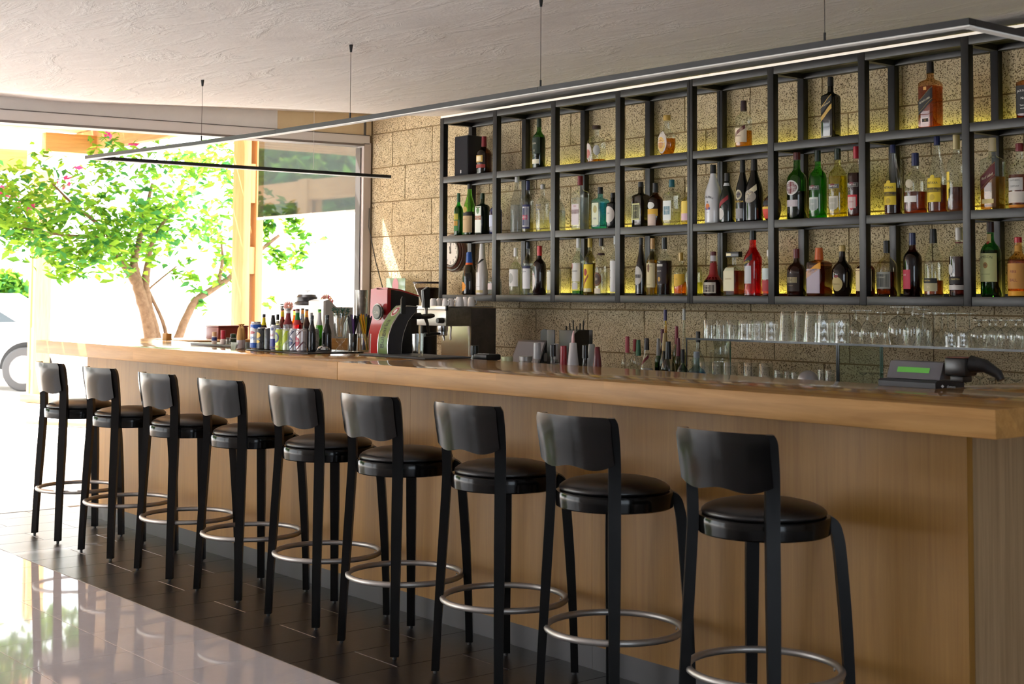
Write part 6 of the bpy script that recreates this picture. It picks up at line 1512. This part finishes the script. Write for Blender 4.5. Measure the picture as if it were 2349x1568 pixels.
def top_y(x): return 325 + 25 * sin(x * .02) + (60 if x < 60 else 0)
def bot_y(x):
    pts_ = [(0, 560), (100, 575), (180, 590), (300, 620), (345, 600), (420, 560), (480, 600), (530, 620)]
    for (x0_, y0_), (x1_, y1_) in zip(pts_[:-1], pts_[1:]):
        if x0_ <= x <= x1_: return y0_ + (y1_ - y0_) * (x - x0_) / (x1_ - x0_)
    return 560
for k in range(250):
    x = random.uniform(-60, 560); x_ = max(0, min(530, x)); t_ = random.random() ** (.75 if x_ < 330 else 1.0)
    y = top_y(x_) + (bot_y(x_) - top_y(x_)) * t_
    cl.append((tp_(x, y, random.uniform(-.7, .7)), random.uniform(.12, .26), random.randint(9, 17)))
for k in range(26): cl.append((tp_(random.uniform(100, 400), random.uniform(470, 610), random.uniform(-.5, .5)), .18, 26))
for x, y in ((440, 640), (450, 670), (455, 705), (430, 600), (500, 640), (520, 600), (535, 650), (545, 640), (410, 630), (180, 622), (150, 625), (135, 632)): cl.append((tp_(x, y, .2), .10, 14))
for k in range(24): cl.append((tp_(600 + random.random() ** 1.6 * 95, random.uniform(478, 610), .2), .11, 15))
for x, y in ((725, 555), (700, 565), (640, 615), (615, 700), (625, 688), (745, 545)): cl.append((tp_(x, y, .2), .05, 4))
tr_ = tree('garden_tree', 'leafy multi stemmed tree in the sunny garden beyond the counter', base, limbs, cl, 290, .062)
pk_m = leaf_mat('pink_bract', (190, 40, 110), (220, 90, 150))
bl_ = MB()
for px_, py_, n, r in ((309, 324, 30, .045), (70, 470, 10, .2), (20, 440, 14, .25), (-40, 480, 26, .4), (-110, 560, 30, .4), (245, 310, 4, .1), (150, 410, 6, .2)):
    c = tp_(px_, py_, -.1)
    for k in range(n):
        p = c + rnd_dir() * r * random.random(); bl_.add(leaf_verts(p - Vector(base), rnd_dir(), rnd_dir(), .05), [(0, 1, 2), (0, 2, 3)])
o = bl_.build('blossom', pk_m, tr_, 0); tag(o, 'magenta bracts', kind='stuff')
# low growth at the far left, behind the car, and a darker hedge out of frame that the pane mirrors
def shrub(name, label, c, r, n, ls):
    t = thing(name, label, 'shrub', (c.x, c.y, 0))
    MB().tube([(0, 0, 0), (.05, .03, c.z * .6), (0, 0, c.z)], [.05, .04, .02], 8).build('stem', bark, t, 60)
    mbs = [MB(), MB(), MB()]
    for k in range(n):
        d_ = rnd_dir(); p = Vector((d_.x * r[0], d_.y * r[1], c.z + d_.z * r[2])) * 1.0
        p = Vector((p.x * random.random() ** .4, p.y * random.random() ** .4, c.z + d_.z * r[2] * random.random() ** .4))
        mbs[random.choice((0, 0, 2, 1))].add(leaf_verts(p, rnd_dir() + Vector((0, 0, .8)), rnd_dir(), ls), [(0, 1, 2), (0, 2, 3)])
    for q in range(3): tag(mbs[q].build('foliage', LM[q], t, 0), kind='stuff')
shrub('garden_shrub', 'green shrub showing behind the white car', onX(12, 690, -24.0), (.5, .5, .55), 900, .09)
shrub('hedge_tree', 'dark hedge tree on the far side of the terrace', Vector((-22.3, -1.6, 2.7)), (3.4, 1.8, 2.3), 5200, .20)
shrub('hedge_tree', 'second dark hedge tree standing nearer the terrace steps', Vector((-17, -2.8, 2.0)), (1.8, 1.6, 1.8), 2800, .16)
# ---- parked white car
wc = onZ(57, 897, -.01)
rgt = Vector((.636, .772, 0)); 
car = thing('car', 'white car parked beyond the terrace, one alloy wheel in view', 'car', (wc.x, wc.y, -.011), atan2(rgt.y, rgt.x))
# local x runs to the right in the picture, the side towards the camera is -y
cw = M((232, 232, 232), .25, 0, .5, .5)
sd_ = [(-3.3, .30), (-3.35, .62), (-3.1, .86), (-2.6, .93), (-1.9, 1.42), (-.7, 1.45), (.05, 1.02), (.62, .92), (.86, .72), (.84, .34), (.45, .20), (-2.9, .20)]
def body_half(y0, y1, inset):
    return [(x, z) for x, z in sd_]
MB().prism([(x, z) for x, z in sd_], 'y', .03, 1.66).build('body', cw, car, 25)
arch = []
for cx_ in (0.0, -2.55):
    MB().add([(cx_ + .40 * cos(a_ * pi / 16), .028, .33 + .40 * sin(a_ * pi / 16)) for a_ in range(0, 17)] + [(cx_, .028, .20)], [tuple(range(18))]).build('wheel_arch', M((24, 24, 26), .6), car, 0)
    wh = MB().lathe([(.20, -.10), (.305, -.105), (.325, -.07), (.325, .07), (.30, .1), (.2, .1)], 40, cap0=False, cap1=False).build('wheel', M((70, 70, 72), .7), car, 50)
    wh.rotation_euler = (pi / 2, 0, 0); wh.location = (cx_, .0, .325)
    MB().lathe([(.215, .09), (.205, .105), (.195, .08), (.001, .06)], 40, cap0=False, cap1=False).build('rim', M((206, 206, 208), .3, .6), wh, 40)
    for k in range(7):
        a_ = 2 * pi * k / 7; u = Vector((cos(a_), sin(a_), 0)); v = Vector((-sin(a_), cos(a_), 0))
        MB().add([tuple(u * .03 - v * .035 + Vector((0, 0, .10))), tuple(u * .20 - v * .028 + Vector((0, 0, .098))), tuple(u * .20 + v * .028 + Vector((0, 0, .098))), tuple(u * .03 + v * .035 + Vector((0, 0, .10))), tuple(u * .03 - v * .035 + Vector((0, 0, .07))), tuple(u * .20 - v * .028 + Vector((0, 0, .07))), tuple(u * .20 + v * .028 + Vector((0, 0, .07))), tuple(u * .03 + v * .035 + Vector((0, 0, .07)))],
                 [(0, 1, 2, 3), (0, 4, 5, 1), (3, 2, 6, 7), (1, 5, 6, 2)]).build('spoke', M((214, 214, 216), .3, .5), wh, 0)
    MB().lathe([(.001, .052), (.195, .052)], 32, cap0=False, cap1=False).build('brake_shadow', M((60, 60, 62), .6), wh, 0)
    MB().lathe([(.04, .10), (.035, .112), (.001, .114)], 16, cap0=False).build('hub_cap', M((190, 190, 192), .3, .6), wh, 40)
MB().add([(-2.35, .024, .98), (-.15, .024, 1.02), (-.75, .024, 1.38), (-1.85, .024, 1.36)], [(0, 1, 2, 3)]).build('side_window', M((60, 70, 76), .1), car, 0)
MB().rbox(-.35, -.15, .0, .025, .86, .89, .004).build('door_handle', M((200, 200, 200), .3, .5), car)
MB().add([(.62, .029, .62), (.82, .029, .58), (.80, .029, .74), (.60, .029, .80)], [(0, 1, 2, 3)]).build('tail_light', M((190, 170, 170), .2), car, 0)
for o in list(bpy.data.objects):
    if o.name.startswith('letters'): bpy.data.objects.remove(o)
